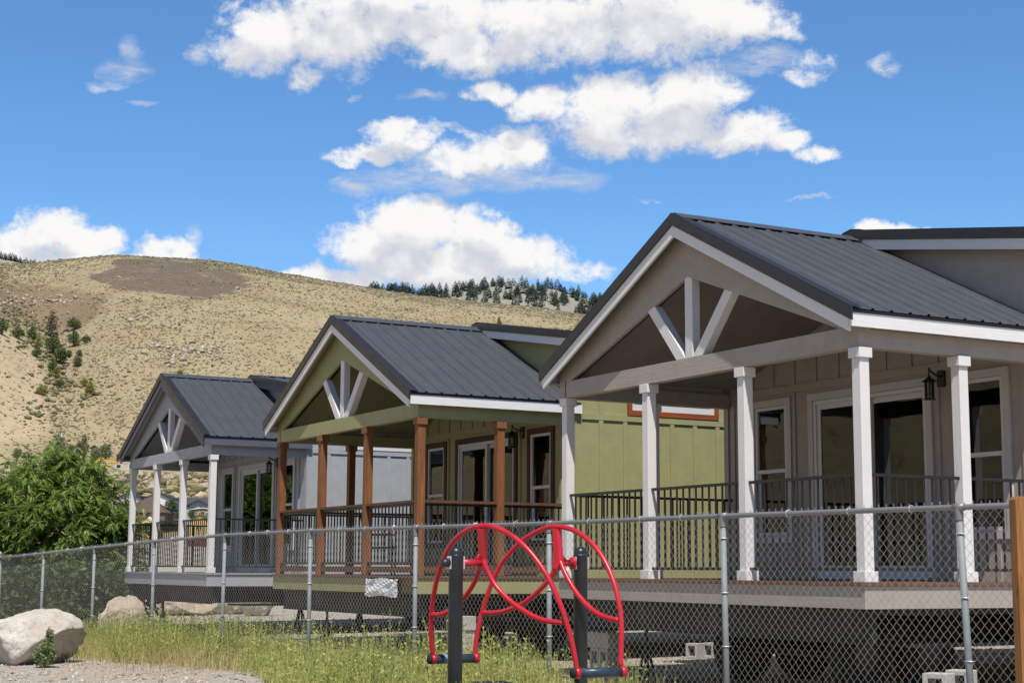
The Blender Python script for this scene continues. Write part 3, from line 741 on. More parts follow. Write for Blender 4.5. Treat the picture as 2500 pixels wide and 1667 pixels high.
    # --- main body: hollow, with real openings
    yf, yb = 2.4 + E_, 12.2 + E_
    zg = lambda x: 3.86 - .172 * ax(x)
    opn = [(-4.705, -4.085, .515, 2.10), (-3.585, -1.685, .03, 2.10), (-1.185, -.565, .515, 2.10)]
    xs = [-5.348, *[v for o in opn for v in o[:2]], .10]
    m = MB()
    for k in range(0, len(xs), 2): m.box(xs[k], xs[k + 1], yf, yf + .12, ZD - .24, ZD + 2.45)
    for (a, b, c, d) in opn: m.box(a, b, yf, yf + .12, ZD - .24, ZD + c); m.box(a, b, yf, yf + .12, ZD + d, ZD + 2.45)
    m.prism_y([(-5.348, ZD + 2.45), (.10, ZD + 2.45), (.10, ZD + zg(.10)), (XC, ZD + 3.86), (-5.348, ZD + zg(-5.348))], yf, yf + .12)
    P = .018
    for k in range(14):
        x = -5.16 + .405 * k
        if any(a - .10 < x + .03 and x - .03 < b + .10 for a, b, c, d in opn):
            o = [o for o in opn if o[0] - .10 < x + .03 and x - .03 < o[1] + .10][0]
            if o[2] > .1: m.box(x - .03, x + .03, yf - P, yf, ZD + .001, ZD + o[2] - .088)
        else: m.box(x - .03, x + .03, yf - P, yf, ZD + .001, ZD + 2.235)
        m.box(x - .03, x + .03, yf - P, yf, ZD + 2.332, ZD + 2.75)
    m.box(-5.24, .0, yf - P - .002, yf, ZD + 2.237, ZD + 2.33)
    m.box(.012, .102, yf - .022, yf, ZD - .24, ZD + zg(.1) - .02); m.box(-5.35, -5.26, yf - .022, yf, ZD - .24, ZD + zg(-5.348) - .02)
    # trim board across the upper gable
    m.prism_y([(XC + .9, ZD + zg(XC + .9) - .21), (.0, ZD + zg(0) - .21), (.0, ZD + zg(0) - .20), (XC + .9, ZD + zg(XC + .9) - .20)], yf - .004, yf)
    m.build('front_wall', st['wallf'], h)
    wz0, wz1, wy0, wy1 = 2.41, 3.0, 3.36 + E_, 4.84 + E_
    m = MB()
    m.box(-.02, .10, yf + .12, yb, ZD - .24, ZD + wz0); m.box(-.02, .10, yf + .12, yb, ZD + wz1, ZD + zg(.10) - .005)
    m.box(-.02, .10, yf + .12, wy0, ZD + wz0, ZD + wz1); m.box(-.02, .10, wy1, yb, ZD + wz0, ZD + wz1)
    k = 0
    while 2.83 + E_ + .414 * k < yb - .1:
        y = 2.83 + E_ + .414 * k; k += 1
        m.box(.10, .10 + P, y - .036, y + .036, ZD - .236, ZD + 2.238)
        if not (wy0 - .12 < y + .036 and y - .036 < wy1 + .12): m.box(.10, .10 + P, y - .036, y + .036, ZD + 2.332, ZD + zg(.1) - .08)
    m.box(.10, .10 + P + .004, 2.502 + E_, yb, ZD + 2.24, ZD + 2.33)
    m.box(.10, .122, 2.378 + E_, 2.50 + E_, ZD - .24, ZD + zg(.1) - .05)
    m.build('side_wall', body, h)
    W_ = boxes((.10, .132, wy0 - .075, wy0, ZD + wz0 - .075, ZD + wz1 + .075), (.10, .132, wy1, wy1 + .075, ZD + wz0 - .075, ZD + wz1 + .075), (.10, .132, wy0, wy1, ZD + wz1, ZD + wz1 + .075), (.10, .132, wy0, wy1, ZD + wz0 - .075, ZD + wz0)).build('loft_window', st['loft'], h)
    boxes((.06, .118, wy0, wy0 + .05, ZD + wz0, ZD + wz1), (.06, .118, wy1 - .05, wy1, ZD + wz0, ZD + wz1), (.06, .118, wy0 + .05, wy1 - .05, ZD + wz0, ZD + wz0 + .09), (.06, .118, wy0 + .05, wy1 - .05, ZD + wz1 - .05, ZD + wz1)).build('window_frame', VINYL, W_)
    boxes((.078, .082, wy0 + .05, wy1 - .05, ZD + wz0 + .09, ZD + wz1 - .05)).build('pane', GLASS, W_)
    m = boxes((-5.348, -5.23, yf + .12, yb, ZD - .24, ZD + zg(-5.348) - .005), (-5.23, -.02, yb - .12, yb, ZD - .24, ZD + 3.3)); m.build('rear_wall', body, h)
    boxes((-5.23, -.02, yf + .12, yb - .12, ZD - .06, ZD - .01)).build('room_floor', stained('room_floor_boards', srgb(120, 92, 70), 'y', .6), h)
    boxes((-5.22, -.03, 5.6, 5.68, ZD - .005, ZD + 3.1)).build('room_partition', INNER, h)
    for (a, b, c, d), bl in zip((opn[0], opn[2]), (st['blind'], 5)): sash_window(h, a, b, ZD + c, ZD + d, yf, casing, ZD + 1.30, bl)
    slider(h, -3.585, -1.685, ZD + .03, ZD + 2.10, yf, casing)
    lantern(h, -1.44, yf, ZD + 2.15)
    # --- main roof
    mt = lambda x: 3.965 - .172 * ax(x)
    m = MB(); chevron(m, dz(lambda x: mt(x) - .085), dz(lambda x: mt(x) - .02), RW + .24, 2.262 + E_, 12.4 + E_); mr_ = m.build('main_roof', st['soffit'], h)
    for sg in (-1, 1): ribbed(sg, 2.27 + E_, 12.4 + E_, 3.960, .172, RW + .26).build('metal_sheet', ROOF, mr_)
    m = MB(); chevron(m, dz(lambda x: mt(x) + .02), dz(lambda x: mt(x) + .027), .15, 2.2 + E_, 12.4 + E_); m.build('ridge_cap', ROOF, mr_)
    m = MB(); chevron(m, dz(lambda x: mt(x) - .095), dz(lambda x: mt(x) + .012), RW + .27, 2.205 + E_, 2.228 + E_); chevron(m, dz(lambda x: mt(x) + .014), dz(lambda x: mt(x) + .019), RW + .27, 2.205 + E_, 2.34 + E_); m.build('rake_trim', TRIMM, mr_)
    m = MB(); chevron(m, dz(lambda x: mt(x) - .21), dz(lambda x: mt(x) - .097), RW + .24, 2.229 + E_, 2.258 + E_); m.build('rake_fascia', mfas, mr_)
    for sg in (-1, 1):
        a, b = sorted((XC + sg * (RW + .24), XC + sg * (RW + .215))); zt = mt(XC + RW + .24)
        boxes((a, b, 2.26 + E_, 12.4 + E_, ZD + zt - .17, ZD + zt - .045)).build('eave_fascia', mfas, mr_)
    # --- trailer frame and wheels
    m = boxes((-5.22, .02, .03, 12.1, ZD - .30, ZD - .242), (-5.2, .0, .05, .11, ZD - .545, ZD - .30), (-5.2, .0, .035, .05, ZD - .56, ZD - .535), (-5.19, -.01, 2.2, 12.0, ZD - .60, ZD - .565), (-5.0, -3.3, .6, 2.2, ZD - .60, ZD - .565), (-.8, -.1, .6, 2.2, ZD - .60, ZD - .565),  # low belly sheets added to cut skylight on the ground underneath
              (-4.25, -4.15, .11, 12.0, ZD - .56, ZD - .30), (-1.1, -1.0, .11, 12.0, ZD - .56, ZD - .30))
    for y in np.arange(1.2, 12, 1.2): m.box(-5.15, -.05, y, y + .06, ZD - .42, ZD - .30)
    ch = m.build('trailer_frame', CHAS, h)
    for y in st.get('axles', (.85, 1.68)):
        for sx in (-2.98, -1.08):
            w = MB(); w.lathe([(.16, -.1), (.33, -.1), (.355, -.07), (.36, 0), (.355, .07), (.33, .1), (.16, .1)], n=24)
            wv = MB(); wv.add([(v[2] + sx, v[0] + y, v[1] + ZD - .735) for v in w.v], w.f)
            wo = wv.build('wheel', TYRE, h, True)
            w = MB(); w.lathe([(0, -.06), (.1, -.05), (.155, -.085), (.165, -.085), (.165, .085), (.155, .085), (.1, .05), (0, .06)], n=20)
            wv = MB(); wv.add([(v[2] + sx, v[0] + y, v[1] + ZD - .735) for v in w.v], w.f); wv.build('rim', RIM, wo, True)
        m = MB(); m.tube([(-2.9, y, ZD - .735), (-1.16, y, ZD - .735)], .04, 8); m.build('axle', CHAS, ch)
    return h
def hues(c, names):
    pass
WHITE = paint('white_trim_wood', (.80, .79, .77), .5, 'y', var=.03, bump=.5)
WHITEX = paint('white_rake_wood', (.78, .77, .75), .5, 'x', var=.03, bump=.5)
POSTW = paint('white_post_wood', (.78, .755, .73), .5, 'z', var=.04, bump=.35)
taupe, olive, slate = (.415, .360, .306), (.355, .343, .158), (.395, .41, .43)
def sch(nm, c): return dict(body=paint(nm + '_siding', c, .6, 'y', var=.08, bump=.3, dirt=.10), front=paint(nm + '_boards', c, .6, 'x', var=.08, bump=.5, dirt=.12),
                            wallf=paint(nm + '_wall', c, .6, 'z', var=.08, bump=.25, dirt=.12), soffit=paint(nm + '_soffit', c, .7, var=.05), ceil=paint(nm + '_ceiling_shaded', tuple(v * .6 for v in c), .7, 'x', var=.08))  # ceiling: body colour darkened, porch shade put into the paint
CEDAR = stained('stained_cedar', srgb(152, 98, 58), 'z', .42); CEDARX = stained('stained_cedar_rail', srgb(114, 78, 52), 'x', .5)
CEDARD = stained('dark_stained_casing', srgb(88, 50, 32), 'z', .6); CEDARL = stained('red_brown_casing', srgb(158, 80, 34), 'y', .6)
GRAYF = paint('dark_grey_fascia', srgb(92, 96, 108), .5, 'y', var=.05)
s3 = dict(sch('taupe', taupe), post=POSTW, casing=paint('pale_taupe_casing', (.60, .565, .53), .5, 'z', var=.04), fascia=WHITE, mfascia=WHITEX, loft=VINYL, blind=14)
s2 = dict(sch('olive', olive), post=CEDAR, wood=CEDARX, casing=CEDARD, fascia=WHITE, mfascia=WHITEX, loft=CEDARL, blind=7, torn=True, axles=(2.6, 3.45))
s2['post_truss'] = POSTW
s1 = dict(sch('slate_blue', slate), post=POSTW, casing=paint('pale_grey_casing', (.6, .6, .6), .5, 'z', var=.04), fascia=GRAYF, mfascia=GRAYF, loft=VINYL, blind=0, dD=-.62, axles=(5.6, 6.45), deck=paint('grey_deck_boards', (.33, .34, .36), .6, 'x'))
h3 = cottage(3.228, 14.65, s3, 'taupe cottage nearest the camera, with white porch posts and a taupe gable')
h2 = cottage(-1.235, 21.80, s2, 'olive green cottage with brown cedar porch posts, between the two others')
h1 = cottage(-5.446, 29.275, s1, 'slate blue cottage with dark grey fascia, farthest along the row')
for o in bpy.data.objects:                       # the truss of the olive cottage is painted pale, its posts are cedar
    if o.parent == h2 and o.name.split('.')[0] in ('king_post', 'brace'):
        o.data.materials[0] = POSTW
def hw(h, x, y, z=0):
    c, s = math.cos(YAW), math.sin(YAW)
    return (h.location.x + c * x - s * y, h.location.y + s * x + c * y, z)
# concrete blocks round the frames
BLK = paint('concrete_block', (.46, .44, .40), .9, var=.12, dirt=.25)
def block_mesh(hh, cuts):
    """hollow block standing on end, 0.19 x 0.19 in plan"""
    m = MB(); w, t = .095, .04
    m.box(-w, -w + t, -w, w, 0, hh); m.box(w - t, w, -w, w, 0, hh)
    for z0, z1 in ((0, t), (hh - t, hh)) + (((hh / 2 - .02, hh / 2 + .02),) if cuts else ()): m.box(-w + t, w - t, -w + .003, w - .003, z0, z1)
    return m
bproto = {}
def block(x, y, z, rz, label, lying=0, half=0):
    if half not in bproto: o = bproto[half] = (block_mesh(.22, 0) if half else block_mesh(.39, 1)).build('concrete_block', BLK, bevel=.006)
    else: o = bproto[half].copy(); col.objects.link(o)
    o.location = (x, y, z); o.rotation_euler = (0, R(90) if lying else 0, rz)
    if lying: o.location.z += .095
    return tag(o, label, 'concrete block', 'hollow concrete blocks around the trailer frames')
def T1(x, y): return float(T(np.array([x]), np.array([y]))[0])
def gnd(px, d): 
    p = at(px, 1387, d); return p[0], p[1], T1(p[0], p[1])
JACK = paint('black_jack_steel', (.02, .02, .02), .6)
def pier(h, lx, ly, label):
    x, y, _ = hw(h, lx, ly); z = T1(x, y)
    m = MB(); m.box(-.14, .14, -.14, .14, 0, .02)
    for a in range(4):
        t = a * math.pi / 2 + .78; m.bar((.12 * math.cos(t), .12 * math.sin(t), .02), (.03 * math.cos(t), .03 * math.sin(t), .36), .03, .03)
    m.tube([(0, 0, .3), (0, 0, ZD - .565 - z)], .022, 8); m.box(-.05, .05, -.05, .05, ZD - .58 - z, ZD - .5605 - z)
    o = m.build('jack_stand', JACK); o.location = (x, y, z); o.rotation_euler = (0, 0, YAW)
    tag(o, label, 'jack stand', 'steel stands under the trailer frames')
for hh, nm in ((h3, 'taupe'), (h2, 'olive'), (h1, 'slate blue')):
    for lx, side in ((-4.2, 'left'), (-1.05, 'right')):
        for ly, dep in ((.40, 'front'), (3.4, 'middle')):
            if side == 'right' and dep == 'front': continue
            pier(hh, lx, ly, f'black steel stand under the {nm} cottage, {dep} one beneath the {side} frame beam')
# ------------------------------------------------------------------ chain link fence
GALV = galvanised('galvanised_pipe', .27)
WIRE = paint('galvanised_wire', (.62, .63, .63), .30, var=.12, metallic=.85)
GALVP = paint('dull_galvanised_post', (.25, .275, .28), .66, var=.12, metallic=.1, dirt=.35, scale=12)
FX = lambda i: (3.115 - 1.3777 * i, 11.15 + 2.0137 * i)
RZ = [1.735, 1.733, 1.722, 1.728, 1.732, 1.715, 1.660, 1.591, 1.512, 1.442]
fn = empty('chain_link_fence', (*FX(4), 0)); fo = Vector(fn.location)
tag(fn, 'galvanised chain link fence on round pipe posts crossing in front of the cottages', 'fence')
idx = [-1, 0, 1, 2, 3, 4, 5, 6, 7, 8, 9]
rz_ = [1.735] + RZ
LEAN = {0: .035, 1: .012, 2: .004, 3: .0, 4: .004, 5: -.006, 9: .01, -1: 0, 6: .004, 7: 0, 8: -.004}
P3 = lambda i, dx=0: Vector((FX(i)[0], FX(i)[1], 0)) - fo
m = MB()
m.tube([P3(i) + Vector((0, 0, z)) for i, z in zip(idx, rz_)], .021, 10); m.build('top_rail', GALV, fn, True)
fd = Vector((-1.3777, 2.0137, 0)).normalized(); fnrm = Vector((fd.y, -fd.x, 0))       # fnrm looks away from the camera
fnrm = -fnrm if fnrm.y < 0 else fnrm
for i, z in zip(idx, rz_):
    b = P3(i); g = T1(*FX(i)); m = MB(); r = .036 if i == 9 else .0245
    b2 = b + Vector((LEAN[i] * 1.6, 0, 0))
    m.tube([b2 + Vector((0, 0, g - .25)), b + Vector((0, 0, z - .075 if i != 9 else z + .05))], r, 12)
    p = m.build('fence_post', GALVP, fn, True)
    m = MB()
    if i == 9:
        m.lathe([(.04, 0), (.04, .03), (.03, .055), (.012, .07), (.0, .075)], b + Vector((0, 0, z + .045)), 14)
    else:
        m.lathe([(.0285, -.06), (.0285, .015), (.026, .03)], b + Vector((0, 0, z - .03)), 12)
        m.tube([b + Vector((0, 0, z)) - fd * .045, b + Vector((0, 0, z)) + fd * .045], .0265, 12)
    m.build('post_cap', GALV, p, True)
def zrail(s):      # s in bays from post 0
    return float(np.interp(s, idx, rz_))
BAY = 2.44
hp, vs = .036, .0375
WV, WF = [], []
WR = .0016
tri = [(math.cos(a), math.sin(a)) for a in (.5, 2.594, 4.689)]
ringU = [(math.cos(a), math.sin(a)) for a in (math.pi / 4, 3 * math.pi / 4, 5 * math.pi / 4, 7 * math.pi / 4)]
def wires(p0, d, nrm, length, zr, gz):
    n = int(length / hp)
    for k in range(n):
        s = k * hp
        top = zr(s) + .022; bot = gz(s) + .03
        m_ = int((top - bot) / vs)
        sg = 1 if k % 2 == 0 else -1
        zz = top - np.arange(m_ + 1) * vs
        off = np.where((np.arange(m_ + 1) % 2) == 0, .5, -.5) * sg * hp + 0.0
        dep = np.where((np.arange(m_ + 1) % 2) == 0, .0022, -.0022)
        wobx = .0016 * np.sin(zz * 7 + s * 1.3)
        C_ = np.array(p0)[None] + np.outer(s + hp * .5 + off + wobx, np.array(d)) + np.outer(dep - .026 + .010 * math.sin(s * .9) * np.sin(zz * 2.1), np.array(nrm)); C_[:, 2] += zz
        k0 = sum(len(v) for v in WV)
        d_, n_ = np.array(d), np.array(nrm)
        ring = np.stack([C_ + WR * (a * d_ + b * n_) for a, b in ringU], 1).reshape(-1, 3)
        WV.append(ring); i_ = np.arange(m_)[:, None] * 4; j = np.arange(4)[None]; j2 = (j + 1) % 4
        WF.append(np.stack([k0 + i_ + j, k0 + i_ + j2, k0 + i_ + 4 + j2, k0 + i_ + 4 + j], -1).reshape(-1, 4))
        # twisted tails above the rail
        q = C_[0]; e = np.array([q, q + d_ * .006 * sg + np.array([0, 0, .010]), q - d_ * .009 * sg + np.array([0, 0, .021])])
        k0 += len(ring); ring = np.stack([e + WR * .9 * (a * d_ + b * n_) for a, b in ringU], 1).reshape(-1, 3)
        WV.append(ring); i_ = np.arange(2)[:, None] * 4
        WF.append(np.stack([k0 + i_ + j, k0 + i_ + j2, k0 + i_ + 4 + j2, k0 + i_ + 4 + j], -1).reshape(-1, 4))
pA = P3(-1)
gx = np.linspace(-1, 9, 60); gzv = np.array([T1(*FX(v)) for v in gx])
wires(pA, fd, fnrm * -1 if fnrm.y < 0 else -fnrm, BAY * 10, lambda s: zrail(s / BAY - 1), lambda s: float(np.interp(s / BAY - 1, gx, gzv)))
fast_mesh('wire_mesh', np.concatenate(WV), np.concatenate(WF), WIRE, fn, True)
# tie wires on rail and posts
tm = MB(); tm.tube([Vector((0, .027 * math.cos(t), .027 * math.sin(t))) for t in np.linspace(0, 6.1, 14)], .003, 5)
ALU = paint('tie_wire', (.72, .72, .70), .4, var=.02, metallic=.3)
tie = None
for bay in range(-1, 9):
    for f_ in (.22, .47, .73):
        a = Vector((*FX(bay), 0)).lerp(Vector((*FX(bay + 1), 0)), f_ + rnd.uniform(-.05, .05)) - fo
        a.z = zrail(bay + f_)
        if tie is None: o = tie = tm.build('tie_wire', ALU, fn)
        else: o = tie.copy(); col.objects.link(o); o.parent = fn
        o.location = a; o.rotation_euler = (0, 0, math.atan2(fd.y, fd.x) + rnd.uniform(-.3, .3))
for i in range(0, 9):
    for hz_ in (.18, .62, 1.05):
        o = tie.copy(); col.objects.link(o); o.parent = fn
        zz = zrail(i) - hz_; b = P3(i) + Vector((LEAN[i] * hz_, 0, zz)); o.location = b; o.rotation_euler = (0, R(90), math.atan2(fd.y, fd.x) + rnd.uniform(-.2, .2)); o.scale = (1, 1.15, 1.15)
# short return of the fence from the corner post, leaving the picture on the left
f2 = empty('return_fence', (*FX(9), 0)); tag(f2, 'short length of chain link fence leaving the corner post at the left edge', 'fence')
d2 = Vector((-.93, -.37, 0)).normalized(); zc9 = RZ[9] - .07
m = MB(); m.tube([Vector((0, 0, zc9)) + d2 * .04, Vector((0, 0, zc9 - .03)) + d2 * 2.6], .021, 10); m.build('top_rail', GALV, f2, True)
m = MB(); m.tube([Vector((0, 0, -.3)) + d2 * 2.6, Vector((0, 0, zc9 - .05)) + d2 * 2.6], .0245, 10); m.build('fence_post', GALV, f2, True)
m = MB(); m.tube([Vector((0, 0, .75)) + d2 * .05, Vector((0, 0, -.1)) + d2 * .75], .016, 8); m.build('brace_pipe', GALV, f2, True)
WV, WF = [], []
wires(Vector((0, 0, 0)), d2, Vector((d2.y, -d2.x, 0)), 2.5, lambda s: zc9 - .01 * s, lambda s: 0.0)
fast_mesh('wire_mesh', np.concatenate(WV), np.concatenate(WF), WIRE, f2, True)
# cedar post behind the wire at the right edge
cp = at(2500, 1300, 10.3); g = T1(cp[0], cp[1])
m = MB(); zt = at(2480, 1212, 10.3)[2]
m.prism_y([(-.075, g - .3), (.075, g - .3), (.075, zt - .02), (.055, zt), (-.055, zt), (-.075, zt - .02)], -.045, .045)
o = m.build('cedar_post', stained('new_cedar', srgb(176, 120, 64), 'z', .4), bevel=.004); o.location = (cp[0], cp[1], 0); o.rotation_euler = (0, 0, .2)
tag(o, 'new orange cedar post with clipped corners behind the wire at the right edge', 'wooden post')
# ------------------------------------------------------------------ red swinging exercise frame
RED = paint('red_powder_coat', (.58, .018, .035), .33, var=.16, dirt=.10, scale=9)
NAVY = paint('black_post_coat', (.022, .026, .032), .35, var=.2, dirt=.12)
GRIP = paint('blue_black_foot_tube', (.030, .055, .085), .38, var=.5, scale=14)
PLATE = galvanised('bracket_plate', .6)
RUB = paint('black_rubber', (.015, .015, .015), .8)
pl = at(1112.9, 1387, 11.3); pr_ = at(1417, 1387, 11.85)
ctr = (pl + pr_) / 2
sw = empty('swing_walker', (ctr[0], ctr[1], T1(ctr[0], ctr[1])))
tag(sw, 'red tubular swing walker hung between two black bollard posts on the grass', 'exercise equipment')
so = Vector(sw.location)
ax_ = Vector(pr_ - pl); ax_.z = 0; ax_.normalize(); an = ax_.cross(Vector((0, 0, 1)))
def zp(x, y): return (1000 + x / 3.588, 1230 + y / 3.588)
def plane_from(a, b, c):
    n = (b - a).cross(c - a).normalized(); return a, n
def onplane(p, pln):
    v = Vector(ray(*p)); e = Vector(EYE); a, n = pln
    return e + v * ((a - e).dot(n) / v.dot(n))
FL, FRR = 12.05, 11.0
def V3(p, d): return Vector(at(*p, d))
zp_top = {}
hubA, hubB = zp(640, 515), zp(1300, 515)
dA = 11.3 + (11.85 - 11.3) * .34; dB = 11.3 + (11.85 - 11.3) * .70
plA = plane_from(V3(zp(205, 1350), FL), V3(hubA, dA), V3(zp(1465, 1470), FRR))
plB = plane_from(V3(zp(572, 1330), FL + .14), V3(hubB, dB), V3(zp(1852, 1450), FRR + .16))
def smooth(pts, n=70):
    """Catmull-Rom through the points"""
    P = [Vector(p) for p in pts]; P = [P[0] * 2 - P[1]] + P + [P[-1] * 2 - P[-2]]; out = []
    for i in range(1, len(P) - 2):
        for t in np.linspace(0, 1, max(3, n // (len(P) - 3)), endpoint=False):
            a, b, c, d = P[i - 1:i + 3]
            out.append(.5 * ((2 * b) + (c - a) * t + (2 * a - 5 * b + 4 * c - d) * t * t + (3 * b - a - 3 * c + d) * t ** 3))
    return out + [P[-2]]
def arc(pts, pln, name, r=.0185):
    m = MB(); m.tube([p - so for p in smooth([onplane(zp(*p), pln) for p in pts])], r, 12); return m.build(name, RED, sw, True)
A1 = [(205, 1350), (190, 1150), (192, 950), (225, 720), (290, 500), (390, 320), (510, 225), (650, 190), (780, 215), (900, 280), (1000, 362), (1100, 475), (1200, 620), (1280, 780), (1350, 960), (1410, 1160), (1450, 1350), (1467, 1470)]
B1_ = [(568, 1340), (590, 1150), (635, 950), (720, 690), (820, 500), (960, 345), (1080, 260), (1200, 207), (1310, 197), (1440, 230), (1560, 310), (1660, 420), (1740, 560), (1800, 720), (1840, 900), (1855, 1050), (1855, 1200), (1848, 1440)]
oa = arc(A1, plA, 'arch_tube'); ob = arc(B1_, plB, 'arch_tube')
arc([(625, 540), (570, 680), (500, 790), (420, 880), (350, 935), (270, 965), (195, 965)], plA, 'lower_tube')
arc([(648, 500), (690, 600), (760, 722), (860, 830), (960, 907), (1080, 980), (1200, 1022), (1345, 1038)], plA, 'lower_tube')
arc([(1288, 540), (1220, 660), (1130, 760), (1010, 860), (880, 920), (760, 950), (637, 950)], plB, 'lower_tube')
arc([(1318, 500), (1370, 620), (1450, 760), (1560, 890), (1680, 975), (1830, 1018)], plB, 'lower_tube')
def flat(pts, pln, name, th=.05):
    a, n = pln; P = [onplane(zp(*p), pln) - so for p in pts]; k = len(P); m = MB()
    m.add([p - n * th / 2 for p in P] + [p + n * th / 2 for p in P], [tuple(range(k)), tuple(range(2 * k - 1, k - 1, -1))] + [(i, k + i, k + (i + 1) % k, (i + 1) % k) for i in range(k)])
    return m.build(name, RED, sw, bevel=.004)
flat([(613, 215), (662, 215), (658, 480), (672, 560), (640, 578), (606, 540), (622, 470)], plA, 'hanger_plate')
flat([(1268, 215), (1312, 220), (1330, 480), (1318, 560), (1294, 582), (1262, 545), (1278, 480)], plB, 'hanger_plate')
ha, hb = onplane(hubA, plA) - so, onplane(hubB, plB) - so
LP, RP = Vector(pl), Vector(pr_)
za = ha.z; m = MB(); pL = Vector((LP.x - so.x, LP.y - so.y, za)); pR = Vector((RP.x - so.x, RP.y - so.y, hb.z))
m.tube([pL + ax_ * .05, ha], .024, 12)
g = [ha + Vector((0, 0, .10)), ha - ax_ * .005, ha - ax_ * .075 + Vector((0, 0, .02))]
m.add([p + an * .008 for p in g] + [p - an * .008 for p in g], [(0, 1, 2), (5, 4, 3), (0, 3, 4, 1), (1, 4, 5, 2), (2, 5, 3, 0)])
m.build('axle', RED, sw, True)
m = MB(); m.tube([hb, pR - ax_ * .05], .024, 12); m.tube([pR - ax_ * .078, pR - ax_ * .062], .045, 16)
g = [hb + Vector((0, 0, .10)), hb + ax_ * .005, hb + ax_ * .075 + Vector((0, 0, .02))]
m.add([p + an * .008 for p in g] + [p - an * .008 for p in g], [(0, 1, 2), (5, 4, 3), (0, 3, 4, 1), (1, 4, 5, 2), (2, 5, 3, 0)])
m.build('axle', RED, sw, True)
for P_, sg, hz in ((LP, -1, za), (RP, 1, hb.z)):
    b = Vector((P_.x - so.x, P_.y - so.y, 0)); zt = at(1112, 1333, P_.y)[2] - so.z
    zt = (at(1112.9, 1333, 11.3)[2] if sg < 0 else at(1417, 1333.5, 11.85)[2]) - so.z
    m = MB(); m.lathe([(.0505, -.4), (.0505, zt - .075), (.053, zt - .07), (.053, zt - .062), (.050, zt - .058)], b, 24); po = m.build('post', NAVY, sw, True)
    m = MB(); m.lathe([(.0515, zt - .056), (.0515, zt - .045)] + [(.0515 * math.cos(t), zt - .045 + .045 * math.sin(t)) for t in np.linspace(.1, 1.55, 8)] + [(0, zt)], b, 24); m.build('dome_cap', NAVY, po, True)
    for s2 in (-1, 1):
        m = MB(); c = b + ax_ * (.054 * s2) + Vector((0, 0, hz)); a_, e_ = an * .026, ax_ * .006
        V_ = []
        for ee in (-e_, e_):
            for (u, w) in ((-1, -.045), (1, -.045), (1, .045), (-1, .045)): V_.append(c + ee + a_ * u + Vector((0, 0, w)))
        m.add(V_, [(3, 2, 1, 0), (4, 5, 6, 7), (0, 1, 5, 4), (1, 2, 6, 5), (2, 3, 7, 6), (3, 0, 4, 7)]); bp = m.build('bracket_plate', PLATE, po, bevel=.003)
        m = MB()
        for w_ in (-.032, .032): m.tube([c + Vector((0, 0, w_)) + e_ * s2, c + Vector((0, 0, w_)) + e_ * s2 * 1.9], .007, 6)
        m.build('bolt', PLATE, bp)
    if sg < 0:
        m = MB(); m.tube([b + Vector((0, 0, hz)) - ax_ * .058, b + Vector((0, 0, hz)) - ax_ * .115], [.032, .022], 14); m.build('axle_knob', NAVY, po, True)
# foot tubes
def foot(pa, plna, pb, plnb, stripe):
    a, b = onplane(zp(*pa), plna) - so, onplane(zp(*pb), plnb) - so
    d = (b - a).normalized(); a2, b2 = a - d * .035, b + d * .012
    m = MB(); m.tube([a, b], [.034, .034], 18); fo_ = m.build('foot_tube', GRIP, sw, True)
    for p, e in ((a, -1), (b, 1)):
        m = MB(); m.tube([p - d * .018, p + d * .018], .037, 18); m.build('tube_collar', RED, fo_, True)
    m = MB(); m.tube([a - d * .04, a - d * .018], [.034, .037], 18); m.build('end_cap', RUB, fo_, True)
    if stripe:
        m = MB(); m.tube([a + d * .075, a + d * .115], .0348, 18); m.build('pale_band', paint('pale_blue_band', (.20, .28, .36), .5), fo_, True)
foot((208, 1357), plA, (580, 1348), plB, True)
foot((1466, 1478), plA, (1868, 1468), plB, False)
# rubber stop under the middle
bs = at(1200, 1668, 11.5); m = MB()
m.lathe([(.17, -.35), (.17, -.03), (.15, -.008), (.12, 0), (.10, -.004), (0, -.004)], Vector((bs[0] - so.x, bs[1] - so.y, bs[2] - so.z + .015)), 28); m.build('rubber_stop', RUB, sw, True)
# ------------------------------------------------------------------ concrete blocks
for (px_, d, lab, ly) in ((2283, 12.4, 'pale concrete block standing just left of the leaning fence post, lower right', 0), (2338, 12.75, 'pale concrete block standing half behind the leaning fence post at the lower right', 0),
                          (1693, 23.75, 'concrete block under the taupe cottage, left one of a pair on the sunlit gravel strip', 2), (1733, 23.85, 'concrete block under the taupe cottage, right one of a pair beside a fence post', 2),
                          (1945, 26.0, 'small far concrete block lying under the middle of the taupe cottage', 1), (1975, 26.4, 'small far concrete block standing under the middle of the taupe cottage', 0)):
    x, y, z = gnd(px_, d); block(x, y, z, YAW + .45, lab, ly == 1, int(ly == 2))
for (px_, d, nm) in ((1466, 19.4, 'beside the right black bollard'), (1122, 22.3, 'behind the left black bollard')):
    x, y, z = gnd(px_, d); c, s = math.cos(YAW), math.sin(YAW)
    for k in range(2):
        block(x + c * .2 * k, y + s * .2 * k, z, YAW, f'concrete block of the pier {nm}, {"nearer" if k else "farther"} upright of it')
    o = MB().box(-.30, .22, -.1, .1, 0, .19).build('concrete_slab', BLK, bevel=.008); o.location = (x + c * .1, y + s * .1, z + .391); o.rotation_euler = (0, 0, YAW)
    tag(o, f'pale concrete slab lying across the block pier {nm}', 'concrete slab')
